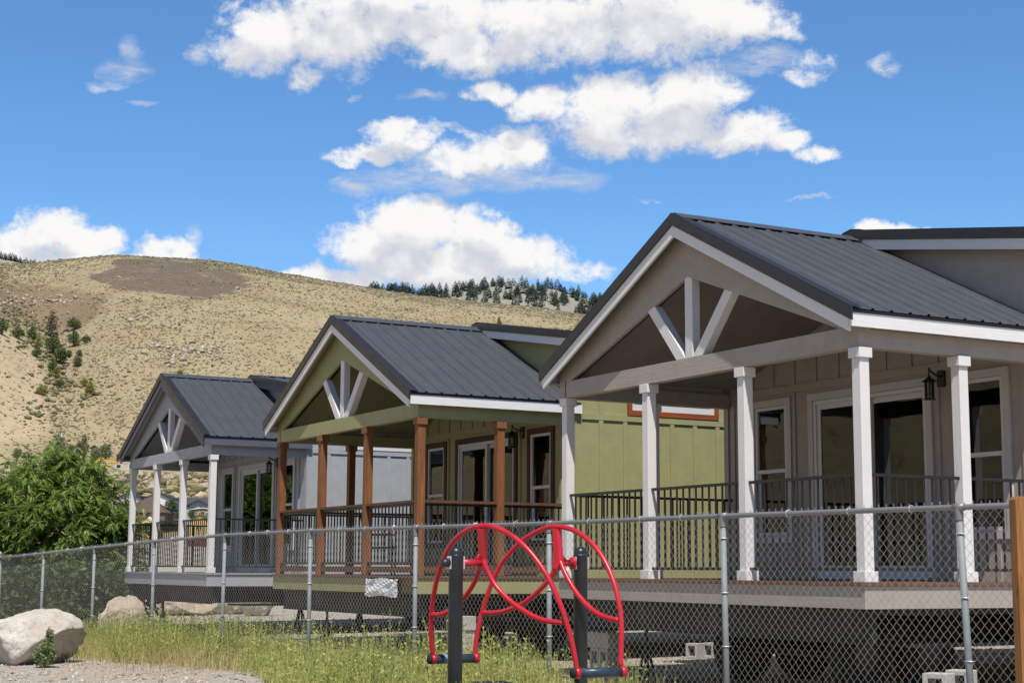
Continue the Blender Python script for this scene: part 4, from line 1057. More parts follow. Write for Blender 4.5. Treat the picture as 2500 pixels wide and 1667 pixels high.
# ------------------------------------------------------------------ foliage helpers
def leafcloud(blobs, n, size, flat_=.0, seed=1, shell=.55):
    """n leaf quads in a union of ellipsoids (x,y,z,rx,ry,rz)"""
    g = np.random.default_rng(seed); B = np.array(blobs, float)
    vol = (B[:, 3] * B[:, 4] * B[:, 5]) ** (2 / 3); k = g.choice(len(B), n, p=vol / vol.sum())
    u = g.standard_normal((n, 3)); u /= np.linalg.norm(u, axis=1)[:, None]
    r = (shell + (1 - shell) * g.random(n)) * (1 + .13 * g.standard_normal(n))
    P = B[k, :3] + u * r[:, None] * B[k, 3:]
    s = size * g.uniform(.6, 1.3, n)
    a = g.standard_normal((n, 3)); a[:, 2] *= .6; a /= np.linalg.norm(a, axis=1)[:, None]
    b = np.cross(a, u + .8 * g.standard_normal((n, 3))); b /= np.linalg.norm(b, axis=1)[:, None] + 1e-9
    a, b = a * s[:, None], b * (s * .5)[:, None]
    V = np.stack([P - a, P - b, P + a, P + b], 1).reshape(-1, 3)
    return V, np.arange(4 * n).reshape(-1, 4)
def mesh_only(name, V, Fc, mat):
    o = fast_mesh(name, V, Fc, mat); me = o.data; bpy.data.objects.remove(o); return me
def put(name, me, loc, rz=0, sc=1, parent=None):
    o = bpy.data.objects.new(name, me); col.objects.link(o); o.location = loc; o.rotation_euler = (0, 0, rz)
    o.scale = (sc, sc, sc) if isinstance(sc, (int, float)) else sc
    if parent: o.parent = parent
    return o
BARK = paint('tree_bark', (.13, .10, .075), .9, 'z', var=.3, bump=.8)
# ------------------------------------------------------------------ the big tree behind the fence
LEAF = foliage('walnut_leaves', [srgb(60, 82, 30), srgb(92, 122, 48), srgb(120, 150, 66), srgb(148, 174, 94), srgb(136, 144, 72)], .34, .40, .9)
lv, lf = [], []
def leaflet(c, d, w, L):
    k = len(lv); d = Vector(d).normalized(); sd = d.cross(Vector((0, 0, 1)))
    sd = sd.normalized() * w if sd.length > .01 else Vector((w, 0, 0)); c = Vector(c)
    lv.extend([c, c + d * L * .45 + sd, c + d * L + Vector((0, 0, -L * .18)), c + d * L * .45 - sd]); lf.append((k, k + 1, k + 2, k + 3))
NL = 8
for i in range(NL + 1):                      # a pinnate leaf about half a metre long, arching down
    u = .18 + .82 * i / NL; c = Vector((.46 * u, 0, .12 * u - .26 * u * u)); dr = .12 - .52 * u
    L = .15 * (1 - .35 * abs(u - .55) * 1.5)
    if i == NL: leaflet(c, (1, 0, dr), .024, L)
    else:
        for sgn in (-1, 1): leaflet(c, (.62, sgn * .8, dr * .7 - .12), .024, L)
k = len(lv); lv.extend([Vector((0, .004, 0)), Vector((.46, .003, -.14)), Vector((.46, -.003, -.14)), Vector((0, -.004, 0))]); lf.append((k, k + 1, k + 2, k + 3))
tv, tf = np.array([v[:] for v in lv]), np.array(lf)
TD = 38.0
def tp(px, row, dd=0): return at(px, row, TD + dd)
big = empty('walnut_tree', (*tp(150, 1387)[:2], T1(*tp(150, 1387)[:2]))); bo = np.array(big.location)
tag(big, 'big bright green tree with drooping feathery leaves behind the fence on the left', 'tree')
lobes = [(150, 1160, 0, 95, 60), (115, 1130, .3, 40, 34), (60, 1230, -.4, 110, 75), (200, 1190, -.3, 80, 60), (235, 1265, -.6, 75, 75), (140, 1290, -1.1, 120, 85), (285, 1318, -.2, 62, 42), (30, 1330, -.8, 110, 70), (-70, 1240, 0, 90, 90), (-90, 1340, 0, 110, 80), (180, 1370, -.9, 120, 55), (60, 1400, -.9, 110, 50), (260, 1395, -.3, 80, 50), (318, 1300, -.1, 45, 42)]
tips = []
g = np.random.default_rng(21)
for (px_, row, dd, hw_, hh) in lobes:
    c = tp(px_, row, dd); k = TD / F
    for _ in range(int(hw_ * hh / 130)):
        u = g.standard_normal(3); u /= np.linalg.norm(u); u[1] = -abs(u[1]) if g.random() < .72 else u[1]
        r = g.uniform(.6, 1.1)
        tips.append((c + np.array([u[0] * hw_ * k, u[1] * (hw_ + hh) * .5 * k, u[2] * hh * k]) * r, c))
TP = np.array([t_[0] for t_ in tips]); TCn = np.array([t_[1] for t_ in tips])
per = 21; n = len(TP) * per
offs = np.repeat(TP, per, 0) + g.normal(0, .12, (n, 3))
outd = np.repeat(TP - TCn, per, 0); base_az = np.arctan2(outd[:, 1], outd[:, 0])
azz = base_az + g.normal(0, 1.25, n); tl = g.normal(.0, .55, n); ss = g.uniform(.34, .64, n)
V, Fc = stamp(tv, tf, rots(azz, tl, ss), offs - bo)
fast_mesh('crown', V, Fc, LEAF, big)
m = MB(); cb = tp(150, 1250) - bo
for (px_, row, dd, hw_, hh) in lobes:
    e = tp(px_, row, dd) - bo; s0 = Vector((rnd.uniform(-.5, .5), rnd.uniform(-.3, .3), -.3))
    mid = Vector(e) * .5 + Vector((rnd.uniform(-.2, .2), 0, -.35)); m.tube([s0, s0.lerp(mid, .5), mid, Vector(e)], [.09, .075, .05, .02], 7)
for (tpos, c) in tips[::3]:
    a, b = Vector(c - bo), Vector(tpos - bo); m.tube([a.lerp(b, .1), a.lerp(b, .55) + Vector((0, 0, -.05)), b], [.022, .014, .006], 4, False)
m.build('trunk', BARK, big, True)
# dense bushes low behind the fence
BUSH = foliage('low_bush_leaves', [srgb(44, 58, 24), srgb(70, 88, 40), srgb(100, 116, 62)], .25, .6, 1.2)
bushm = []
for sd in (1, 2, 3):
    b = [(0, 0, .55, .8, .7, .6), (.5, .1, .4, .6, .6, .45), (-.5, -.1, .45, .6, .6, .5), (0, -.2, 1.0, .5, .5, .4), (.25, -.1, .85, .45, .45, .35)]
    V, Fc = leafcloud(b, 2600, .06, seed=sd, shell=.45); bushm.append(mesh_only('bush', V, Fc, BUSH))
blab = ['low dark green bush behind the wire mesh near the left corner post', 'low green bush behind the wire mesh under the big tree', 'leafy bush behind the mesh right of the second fence post from the left', 'wide green bush behind the wire mesh left of the slate blue cottage', 'dark bush between the big tree and the slate blue cottage deck', 'shaded bush at the foot of the big tree', 'green bush in the far left corner behind the fence']
for i, (px_, d, sc) in enumerate(((40, 33.5, 1.0), (110, 33.9, 1.05), (180, 34, 1.1), (245, 34.6, 1.0), (300, 36, 1.1), (140, 35.5, 1.3), (-10, 34.5, 1.2))):
    x, y, z = gnd(px_, d); tag(put('bush', bushm[i % 3], (x, y, z - .05), rnd.uniform(0, 6), sc), blab[i], 'bush')
# ------------------------------------------------------------------ rocks in front
def rock(name, px_, row_base, d, w, h, dpt, seed, mat, label, rz=0, cat='boulder', flat_=.25):
    V = ICO2.copy(); import bmesh
    bm = bmesh.new(); bmesh.ops.create_icosphere(bm, subdivisions=5, radius=1)
    for v in bm.verts:
        p = v.co.copy(); q = Vector(p)
        for k in range(9):                             # planar cuts give facets
            rr = random.Random(seed * 31 + k); nn = Vector((rr.gauss(0, 1), rr.gauss(0, 1), rr.gauss(0, .8))).normalized(); lim = rr.uniform(.55, .82)
            e = q.dot(nn) - lim
            if e > 0: q -= nn * e * .96
        q += p * (.13 * mnoise.noise(p * 1.6 + Vector((seed, 0, 0))) + .05 * mnoise.noise(p * 4.5 + Vector((0, seed, 0))) + .035 * mnoise.noise(p * 9) + .02 * abs(mnoise.noise(p * 18)) + .012 * mnoise.noise(p * 34))
        v.co = Vector((q.x * w / 2, q.y * dpt / 2, q.z * h / 2 / .82))
    me = bpy.data.meshes.new(name); bm.to_mesh(me); bm.free()
    o = link(name, me, mat, None, True)
    p = at(px_, row_base, d); o.location = (p[0], p[1], T1(p[0], p[1]) + h * .40); o.rotation_euler = (0, 0, rz)
    return tag(o, label, cat)
GRAN = rocky('pale_granite', srgb(214, 206, 194), srgb(182, 170, 156), 2.2, 1.0)
GRAN2 = rocky('buff_granite', srgb(196, 182, 160), srgb(166, 150, 130), 2.6)
rock('boulder', 62, 1600, 21.3, 1.62, .72, 1.1, 3, GRAN, 'big pale granite boulder on the gravel at the lower left corner', .25)
rock('boulder', 298, 1500, 31.5, 1.12, .72, 1.0, 5, GRAN2, 'rounded buff boulder behind the wire mesh left of the slate blue cottage')
rock('boulder', 455, 1500, 44, 1.7, .8, 1.2, 8, GRAN2, 'wide low boulder on the gravel seen beneath the slate blue cottage')
rock('boulder', 560, 1500, 47, 1.3, .7, 1.2, 12, GRAN2, 'smaller buff boulder on the gravel beneath the slate blue cottage')
rock('boulder', 640, 1500, 43, 1.1, .95, 1.1, 14, GRAN, 'pale steep boulder beneath the right end of the slate blue cottage')
rock('boulder', 195, 1540, 28.6, .34, .16, .3, 18, GRAN2, 'small stone in the dry grass at the foot of the fence on the left', 0, 'stone')
# little juniper beside the boulder
JUN = foliage('young_juniper_leaves', [srgb(88, 106, 62), srgb(120, 136, 84), srgb(148, 156, 108)], .2, .6, 6)
b = [(0, 0, .12, .13, .12, .13), (.04, 0, .30, .10, .1, .12), (.07, 0, .46, .06, .06, .1), (-.07, 0, .16, .09, .09, .12), (.1, 0, .16, .09, .08, .13)]
V, Fc = leafcloud(b, 2600, .022, seed=4, shell=.2)
x, y, z = gnd(117, 20.4); tag(put('juniper_shrub', mesh_only('juniper_shrub', V, Fc, JUN), (x, y, z), 0, .9), 'small feathery green shrub growing against the big pale boulder', 'shrub')
# ------------------------------------------------------------------ weeds and grass
def blades(n, xs, ys, zs, h, w, lean, mat, name):
    g = np.random.default_rng(n)
    az_ = g.uniform(0, 6.283, n); ln = g.normal(0, lean, n); l2 = ln + g.normal(0, lean, n)
    dx, dy = np.cos(az_), np.sin(az_); sx, sy = -dy, dx
    fa = g.uniform(0, 6.283, n); sx, sy = np.cos(fa), np.sin(fa)
    B = np.stack([xs, ys, zs - .02], -1); hw_ = (w * .5)[:, None]
    S_ = np.stack([sx, sy, np.zeros(n)], -1) * hw_
    M_ = B + np.stack([dx * ln * h * .55, dy * ln * h * .55, h * .55], -1)
    T_ = B + np.stack([dx * l2 * h, dy * l2 * h, h * (1 - .25 * np.abs(l2))], -1)
    V = np.stack([B - S_, B + S_, M_ + S_ * .8, M_ - S_ * .8, T_ + S_ * .15, T_ - S_ * .15], 1).reshape(-1, 3)
    k = np.arange(n)[:, None] * 6
    Fc = np.concatenate([k + np.array([[0, 1, 2, 3]]), k + np.array([[3, 2, 4, 5]])])
    return V, Fc
def fence_side(x, y):        # metres behind the fence line (negative: camera side)
    return (x - FX(0)[0]) * fnrm.x + (y - FX(0)[1]) * fnrm.y
def weed_area(n, dense=True):
    g = np.random.default_rng(n + 5)
    d = g.uniform(10.2, 26.5, n); px_ = g.uniform(140, 1640, n)
    x = (px_ - 1250) / F * d; y = d
    fs = fence_side(x, y)
    # gravel edge on the lower left
    edge = np.interp(px_, [140, 175, 300, 450, 600, 660, 720], [24.0, 22.4, 21.3, 20.3, 18.9, 17.6, 9])
    dens = np.where(d > edge, 1, 0) * np.where(fs < .25, 1, np.exp(-(fs - .25) * 3.2))
    dens = dens * np.interp(px_, [140, 190, 260, 1280, 1400, 1640], [.0, .35, 1, 1, .35, .10])
    dens = dens * np.clip(.62 + .95 * wob(x, y, .8, 5, 7), .06, 1.3) * d / 26
    kx = g.random(n) < dens * 1.5
    return x[kx], y[kx], px_[kx]
GRASS = foliage('weedy_grass', [srgb(156, 156, 80), srgb(188, 184, 104), srgb(210, 204, 128), srgb(224, 208, 146)], .35, .6, .8)
x, y, pxx = weed_area(125000); z = T(x, y); n = len(x); g = np.random.default_rng(8)
hgt = g.uniform(.14, .42, n) * (1 + .7 * wob(x, y, 1.0, 5, 9)) * np.interp(pxx, [150, 320, 1200, 1450], [.7, 1, 1, .75])
V, Fc = blades(n, x, y, z, np.clip(hgt, .06, .6), g.uniform(.003, .0075, n), .22, None, '')
tag(fast_mesh('tall_grass', V, Fc, GRASS), kind='stuff')
WEED = foliage('kochia_weed', [srgb(126, 142, 74), srgb(154, 168, 94), srgb(182, 188, 112), srgb(200, 192, 104)], .35, .6, 1.5)
x, y, pxx = weed_area(10500); z = T(x, y); n = len(x); g = np.random.default_rng(9)
tv_, tf_ = [], []
rr = random.Random(3)
for k in range(46):                                   # one bushy weed: little leaves up several thin stems
    st = k % 5; u = rr.uniform(.15, 1); a = st * 1.256 + .4; c = Vector((math.cos(a) * .16 * u, math.sin(a) * .16 * u, u * (1 - .12 * st * .5)))
    d = Vector((rr.gauss(0, 1), rr.gauss(0, 1), rr.uniform(.2, 1.6))).normalized(); s_ = d.cross(Vector((rr.gauss(0, 1), rr.gauss(0, 1), .2))).normalized() * .011
    L = rr.uniform(.05, .10) * (1.15 - .6 * u); q = len(tv_); tv_ += [c, c + d * L * .5 + s_, c + d * L, c + d * L * .5 - s_]; tf_.append((q, q + 1, q + 2, q + 3))
for st in range(5):
    a = st * 1.256 + .4; e = Vector((math.cos(a) * .16, math.sin(a) * .16, 1 - .06 * st)); q = len(tv_); s_ = Vector((-math.sin(a), math.cos(a), 0)) * .005
    tv_ += [Vector((0, 0, 0)) - s_, Vector((0, 0, 0)) + s_, e + s_ * .5, e - s_ * .5]; tf_.append((q, q + 1, q + 2, q + 3))
hw2 = g.uniform(.22, .62, n) * (1 + .5 * wob(x, y, 1.4, 5, 14)) * np.interp(pxx, [150, 320, 1200, 1450], [.75, 1.05, 1, .8])
V, Fc = stamp(np.array([v[:] for v in tv_]), np.array(tf_), rots(g.uniform(0, 6.28, n), g.normal(0, .12, n), np.stack([hw2 * 1.2, hw2 * 1.2, hw2], -1)), np.stack([x, y, z - .01], -1))
tag(fast_mesh('weeds', V, Fc, WEED), kind='stuff')
# dry straw at the foot of the fence on the left and thin stalks behind the wire
STRAW = foliage('dry_straw', [srgb(150, 132, 86), srgb(180, 162, 112), srgb(200, 184, 138)], .25, .7, 1)
g = np.random.default_rng(31); n = 16000; sft = g.uniform(4.2, 9.0, n); off = g.normal(0, .75, n) + .15
x = FX(0)[0] - 1.3777 * sft + fnrm.x * off; y = FX(0)[1] + 2.0137 * sft + fnrm.y * off; z = T(x, y)
V, Fc = blades(n, x, y, z, g.uniform(.08, .34, n), g.uniform(.004, .008, n), .35, None, '')
n2 = 5000; px_ = g.uniform(1250, 2480, n2); d_ = g.uniform(12.5, 26, n2); x2 = (px_ - 1250) / F * d_; k = (wob(x2, d_, 1.1, 5, 12) > .38) & (fence_side(x2, d_) > .1); x2, y2 = x2[k], d_[k]; n2 = len(x2)
V2, F2 = blades(n2, x2, y2, T(x2, y2), g.uniform(.06, .3, n2), g.uniform(.003, .006, n2), .3, None, '')
tag(fast_mesh('dry_grass', np.concatenate([V, V2]), np.concatenate([Fc, F2 + len(V)]), STRAW), kind='stuff')
# loose stones on the gravel
g = np.random.default_rng(41); n = 34000; d_ = 14 + 34 * g.random(n) ** 1.3; px_ = g.uniform(-80, 2560, n); x = (px_ - 1250) / F * d_; y = d_; z = T(x, y)
sz = np.minimum(g.gamma(2.0, .0038, n) + .004, .03); sc = np.stack([sz * 1.4, sz, sz * .7], -1)
V, Fc = stamp(rj, ICOF1, rots(g.uniform(0, 6.28, n), g.uniform(-.3, .3, n), sc), np.stack([x, y, z + sz * .2], -1))
tag(fast_mesh('gravel', V, Fc, pebbly('gravel_stones', [srgb(120, 110, 102), srgb(160, 148, 136), srgb(176, 166, 154), srgb(192, 184, 172), srgb(150, 132, 112)])), kind='stuff')
# ------------------------------------------------------------------ trees and bushes up the hillside
HJ = foliage('hillside_juniper_leaves', [srgb(64, 80, 42), srgb(88, 102, 56), srgb(112, 122, 74)], .2, .7, .6)
HJ2 = foliage('dry_shrub_leaves', [srgb(92, 84, 66), srgb(122, 112, 88), srgb(140, 126, 100)], .1, .8, .6)
HJ3 = foliage('yellow_green_shrub_leaves', [srgb(104, 108, 44), srgb(136, 138, 62), srgb(158, 154, 82)], .2, .7, .6)
def tree_meshes(blobs, nleaf, size, trunk, mats, seed, shell=.4):
    V, Fc = leafcloud(blobs, nleaf, size, seed=seed, shell=shell)
    cm = [mesh_only('crown', V, Fc, mm) for mm in mats]
    m = MB(); h = trunk
    m.tube([(0, 0, -.2), (.02, 0, h * .4), (0, .03, h)], [.07 * h * .35 + .03, .05 * h * .35 + .02, .02], 6)
    for k, bb in enumerate(blobs[:5]): m.tube([(0, 0, h * .35), tuple(np.array(bb[:3]) * .9)], [.03, .012], 5, False)
    me = bpy.data.meshes.new('trunk'); me.from_pydata(m.v, [], m.f); me.update(); me.materials.append(BARK)
    return cm, me
TJ = [tree_meshes([(0, 0, .42, .34, .34, .36), (.1, 0, .7, .22, .22, .26), (-.15, .05, .5, .25, .25, .28), (.18, -.05, .35, .25, .25, .28), (0, 0, .88, .1, .1, .14)], 700, .055, .8, (HJ, HJ2, HJ3), 51),
      tree_meshes([(0, 0, .4, .45, .42, .36), (.25, 0, .45, .3, .3, .3), (-.28, .05, .4, .28, .28, .3), (0, 0, .68, .3, .3, .26)], 800, .06, .6, (HJ, HJ2, HJ3), 52),
      tree_meshes([(0, 0, .3, .26, .26, .28), (0, 0, .55, .2, .2, .26), (.03, 0, .8, .12, .12, .2), (.1, 0, .4, .2, .2, .2)], 600, .05, .9, (HJ, HJ2, HJ3), 53)]
def hill_tree(px_, row, hpx, kind, colr, label, cat='tree', group='trees and shrubs in the hillside ravine', name='juniper_tree'):
    p = hit(px_, row, 130, 545); d = p[1]; h = hpx * d / F
    cm, tm_ = TJ[kind]; e = empty(name, p, rnd.uniform(0, 6.28)); h *= 1.1; e.scale = (h, h, h)
    put('crown', cm[colr], (0, 0, 0), parent=e); put('trunk', tm_, (0, 0, 0), parent=e)
    return tag(e, label, cat, group)
z1 = lambda x, y: (x / 3.357, 500 + y / 3.357)
HT = [((18, 1065), 40, 0, 0, 'dark green tree cut by the left edge of the picture, halfway up the hillside'),
      ((150, 1100), 30, 1, 0, 'rounded dark shrub at the left end of the ravine, below the dark rocks'),
      ((262, 1125), 38, 0, 0, 'dark green tree in the upper ravine beside a yellower one'),
      ((312, 1190), 36, 2, 2, 'yellowish green tree in the upper ravine'),
      ((422, 1080), 62, 2, 1, 'grey bare-looking tree standing at the top of the ravine'),
      ((428, 1225), 50, 0, 0, 'tall green tree in the middle of the ravine'),
      ((492, 1300), 46, 1, 0, 'broad green tree low in the ravine'),
      ((428, 1375), 32, 0, 0, 'dark green tree at the lower end of the ravine'),
      ((464, 1440), 38, 2, 2, 'olive tree lowest in the ravine'),
      ((604, 1028), 34, 1, 0, 'round dark tree alone above the right side of the ravine'),
      ((600, 1165), 40, 0, 0, 'conical green tree right of the ravine'),
      ((706, 1135), 22, 1, 0, 'small round shrub on the open slope right of the ravine'),
      ((650, 1250), 20, 1, 0, 'low green shrub beside a grey dead bush'),
      ((568, 1245), 18, 1, 0, 'low green shrub at the right edge of the ravine'),
      ((632, 1325), 30, 1, 1, 'grey brown dead bush below the ravine trees'),
      ((300, 1250), 24, 1, 0, 'low dark shrub on the pale slope left of the ravine'),
      ((735, 1570), 36, 0, 2, 'bright green bush on the lower slope above the slate blue cottage roof'),
      ((1475, 1400), 16, 1, 2, 'yellow green shrub just above the slate blue cottage roof'),
      ((340, 1560), 26, 1, 2, 'yellow green shrub at the foot of the ravine'),
      ((690, 1490), 22, 1, 2, 'pale green shrub on the lower slope left of the slate blue cottage roof'),
      ((490, 1500), 22, 1, 0, 'dark shrub beside the lower ravine')]
for (q_, hp_, kd, cc, lab) in HT: hill_tree(*z1(*q_), hp_, kd, cc, lab)
hill_tree(1218, 800, 26, 2, 1, 'bare twiggy shrub standing on the slope above the olive cottage roof', 'shrub', None, 'dry_shrub')
# conifers on the far ridge
CON = foliage('hazed_conifer_needles', [srgb(74, 86, 78), srgb(90, 101, 90), srgb(106, 115, 100)], .1, .8, .3)  # needles lightened and blued: distance haze put into the colour
conm = []
for sd in range(4):
    g = np.random.default_rng(60 + sd); nL = 330; u = g.random(nL) ** .8; wv = [.2, .26, .23, .30][sd]
    rr_ = (1 - u) ** .75 * wv * (1 + .25 * g.standard_normal(nL)) * np.clip(u * 8, .3, 1); a = g.uniform(0, 6.283, nL)
    P_ = np.stack([np.cos(a) * rr_, np.sin(a) * rr_, .08 + .92 * u], -1); L = .07 * (1.2 - u)
    o_ = np.stack([np.cos(a), np.sin(a), -.35 * np.ones(nL)], -1) * L[:, None]; s_ = np.stack([-np.sin(a), np.cos(a), g.normal(0, .4, nL)], -1) * (L * .7)[:, None]
    V = np.stack([P_ - o_, P_ + s_, P_ + o_, P_ - s_], 1).reshape(-1, 3); Fc = np.arange(4 * nL).reshape(-1, 4)
    tk = np.array([[-.012, 0, -.1], [.012, 0, -.1], [.004, 0, .95], [-.004, 0, .95]]); V = np.concatenate([V, tk]); Fc = np.concatenate([Fc, [[4 * nL, 4 * nL + 1, 4 * nL + 2, 4 * nL + 3]]])
    conm.append(mesh_only('pine_tree', V, Fc, CON))
pts = []
g = np.random.default_rng(77); a0, a1 = azt([(846, 900), (1500, 900)])[0]; tries = 0
near_r = np.linspace(640, 1200, 60)
while len(pts) < 275 and tries < 20000:
    tries += 1
    u = g.random(); a = a0 + (a1 - a0) * u; r = 1478 - 330 * g.random() ** 1.9
    dens = .35 + .9 * np.clip(.5 + 1.1 * float(wob(np.array([math.sin(a) * rnew(r)]), np.array([math.cos(a) * rnew(r)]), 90, 5, 6)[0]), 0, 1)
    if u < .12: r = 1478 - 60 * g.random()
    X_, Y_ = math.sin(a) * float(rnew(r)), math.cos(a) * float(rnew(r)); zz_ = T1(X_, Y_) + 7
    if (zz_ - 1.3) / float(rnew(r)) < float(np.interp(a, CA, CE_)) * 1.002: continue
    if g.random() < dens: pts.append((a, float(rnew(r)), g.uniform(11, 23)))
ll = azt([(-40, 900), (74, 900)])[0]
for k in range(22): pts.append((ll[0] + (ll[1] - ll[0]) * (k + g.random() * .8) / 22, float(rnew(1478 - 14 * g.random())), g.uniform(10, 16)))
for i, (a, r, h) in enumerate(pts):
    x, y = math.sin(a) * r, math.cos(a) * r
    o = put('pine_tree', conm[i % 4], (x, y, T1(x, y) - .8), g.uniform(0, 6.28), (h * g.uniform(.9, 1.5), h * g.uniform(.9, 1.5), h))
    if i < 275: tag(o, 'small dark pine among many on the far wooded ridge behind the hill', 'pine', 'pines on the far ridge')
    else: tag(o, 'tiny dark pine in the row along the far slope at the left edge', 'pine', 'pines at the left edge')
# ------------------------------------------------------------------ the far side of the valley floor
def pt(px_, d, lift=0): 
    p = at(px_, 1387, d); return Vector((p[0], p[1], T1(p[0], p[1]) + lift))
ROOFG = paint('grey_shingles', (.065, .065, .075), .85, var=.25, scale=4); ROOFB = paint('brown_shingles', (.115, .075, .055), .85, var=.2, scale=4); ROOFK = paint('dark_shingles', (.04, .042, .05), .85, var=.2, scale=4)
WALLW = paint('white_render', (.74, .74, .75), .7); WALLB = paint('blue_grey_boards', (.42, .47, .52), .7, 'x'); WALLY = paint('yellow_boards', (.62, .44, .17), .7, 'x'); WALLS = rocky('stone_wall', srgb(168, 150, 122), srgb(120, 108, 92), 4)
BRICK = paint('red_brick', (.33, .10, .055), .85, var=.3, scale=20); PANE = paint('far_window_pane', (.03, .035, .04), .15); WTRIM = paint('white_window_trim', (.75, .75, .73), .6); GTRIM = paint('green_eaves', (.06, .09, .05), .7); BROWNW = paint('brown_boards', (.17, .105, .07), .8, 'x'); CREAM = paint('cream_siding', (.55, .47, .33), .7, 'x')
def far_house(px_, d, w, l, h, rise, yaw, wall, roof, label, win=(), chim=None, ztop=None, over=.3, cat='house', name='house', wins_mat=PANE, trim=None, chm=BRICK, hip=0):
    """gable towards the camera (local -y); ztop = row of the ridge in the photograph, from which the height is set"""
    p = pt(px_, d); e = empty(name, p, yaw); tag(e, label, cat)
    px2m = d / F
    if ztop is not None: h = at(px_, ztop, d)[2] - p.z - rise
    W_ = MB(); a = w / 2; ri = rise
    if hip: W_.box(-a, a, 0, l, -1, h)
    else: W_.prism_y([(-a, -1), (a, -1), (a, h), (0, h + ri), (-a, h)], 0, l)
    W_.build('wall', wall, e)
    o = over; k = ri / a; R_ = MB()
    if hip:
        zb = h - .02; R_.add([(-a - o, -o, zb), (a + o, -o, zb), (a + o, l + o, zb), (-a - o, l + o, zb), (-hip, l / 2, h + ri), (hip, l / 2, h + ri)], [(0, 1, 5, 4), (1, 2, 5), (2, 3, 4, 5), (3, 0, 4), (3, 2, 1, 0)])
    else:
        for sg in (-1, 1):
            P_ = [(0, h + ri + .03), (sg * (a + o), h - k * o + .03), (sg * (a + o), h - k * o + .16), (0, h + ri + .16)]
            R_.prism_y(P_ if sg > 0 else P_[::-1], -o, l + o)
    ro = R_.build('roof', roof, e)
    if trim and not hip:
        T_ = MB()
        for sg in (-1, 1):
            P_ = [(0, h + ri - .06), (sg * (a + o), h - k * o - .06), (sg * (a + o), h - k * o + .165), (0, h + ri + .165)]
            T_.prism_y(P_ if sg > 0 else P_[::-1], -o - .04, -o - .005)
        T_.build('eave_trim', trim, ro)
    for (x0, x1, z0, z1) in win:
        f = boxes((x0 - .07, x0, -.05, -.004, z0 - .07, z1 + .07), (x1, x1 + .07, -.05, -.004, z0 - .07, z1 + .07), (x0, x1, -.05, -.004, z1, z1 + .07), (x0, x1, -.05, -.004, z0 - .07, z0), ((x0 + x1) / 2 - .025, (x0 + x1) / 2 + .025, -.045, -.004, z0, z1)).build('window', WTRIM, e)
        boxes((x0, x1, -.025, -.006, z0, z1)).build('pane', wins_mat, f)
    if chim:
        x, y, cw, zt = chim; boxes((x - cw / 2, x + cw / 2, y, y + cw, h * .6, h + zt), (x - cw / 2 - .06, x + cw / 2 + .06, y - .06, y + cw + .06, h + zt, h + zt + .1)).build('chimney', chm, ro)
    return e, h

U = lambda d: d / F            # metres in one pixel of the photograph at distance d
# white house with two gabled wings
u = U(270)

def rows(d, px_, top, bot):
    """heights above the local ground of two rows of the photograph"""
    z0 = pt(px_, d).z; return at(px_, bot, d)[2] - z0, at(px_, top, d)[2] - z0

a, b = rows(270, 306, 1222, 1237)
e1, hh = far_house(306, 270, 64 * u, 9, 3, 13 * u, 0, WALLW, ROOFK, 'white house with two dark edged gables beside the big tree', win=[(-.55, .55, a, b)], ztop=1204, over=.25, trim=ROOFK)
e2, _ = far_house(379, 270, 60 * u, 9, 3, 13 * u, 0, WALLW, ROOFK, 'wing', ztop=1203, over=.25, trim=ROOFK)
for ch in [o for o in bpy.data.objects if o.parent == e2]: ch.parent = e1; ch.location = Vector(e2.location) - Vector(e1.location)
bpy.data.objects.remove(e2)
boxes((2.0, 4.0, 1, 8, 0, hh + .3)).build('link_wall', WALLW, e1); boxes((1.9, 3.8, .6, 8, hh + .31, hh + .45)).build('link_roof', ROOFK, e1)
# brown hipped roof in front of it
u = U(255)
far_house(345, 255, 104 * u, 7, 2.4, 36 * u, 0, BROWNW, ROOFB, 'low house with big brown hipped roof in front of the white house', ztop=1214, hip=.6, chim=(.5, 4.6, .42, 36 * u + .75))
# long dark grey roof with a blue grey gable, stone chimney
u = U(285)
far_house(465, 285, 125 * u, 8, 3, 24 * u, 0, WALLB, ROOFG, 'long low house with a wide dark grey roof behind the slate blue cottage porch', ztop=1211, hip=3.8)
u = U(272); a, b = rows(272, 466, 1236, 1243)
far_house(480, 272, 44 * u, 6, 3, 11 * u, 0, WALLB, ROOFG, 'blue grey gable end with dark roof seen through the slate blue cottage porch', ztop=1221, win=[(-1.25, -.85, a, b)], over=.5, trim=ROOFK)
u = U(262); a, b = rows(262, 480, 1250, 1258)
far_house(490, 262, 54 * u, 5, 2.4, 3 * u, 0, WALLS, WTRIM, 'stone walled house with pale roof edge and stone chimney', ztop=1241, win=[(-.55, -.1, a, b), (.5, .9, a, b)], chim=(1.35, .4, .5, 1.6), chm=WALLS, over=.2)
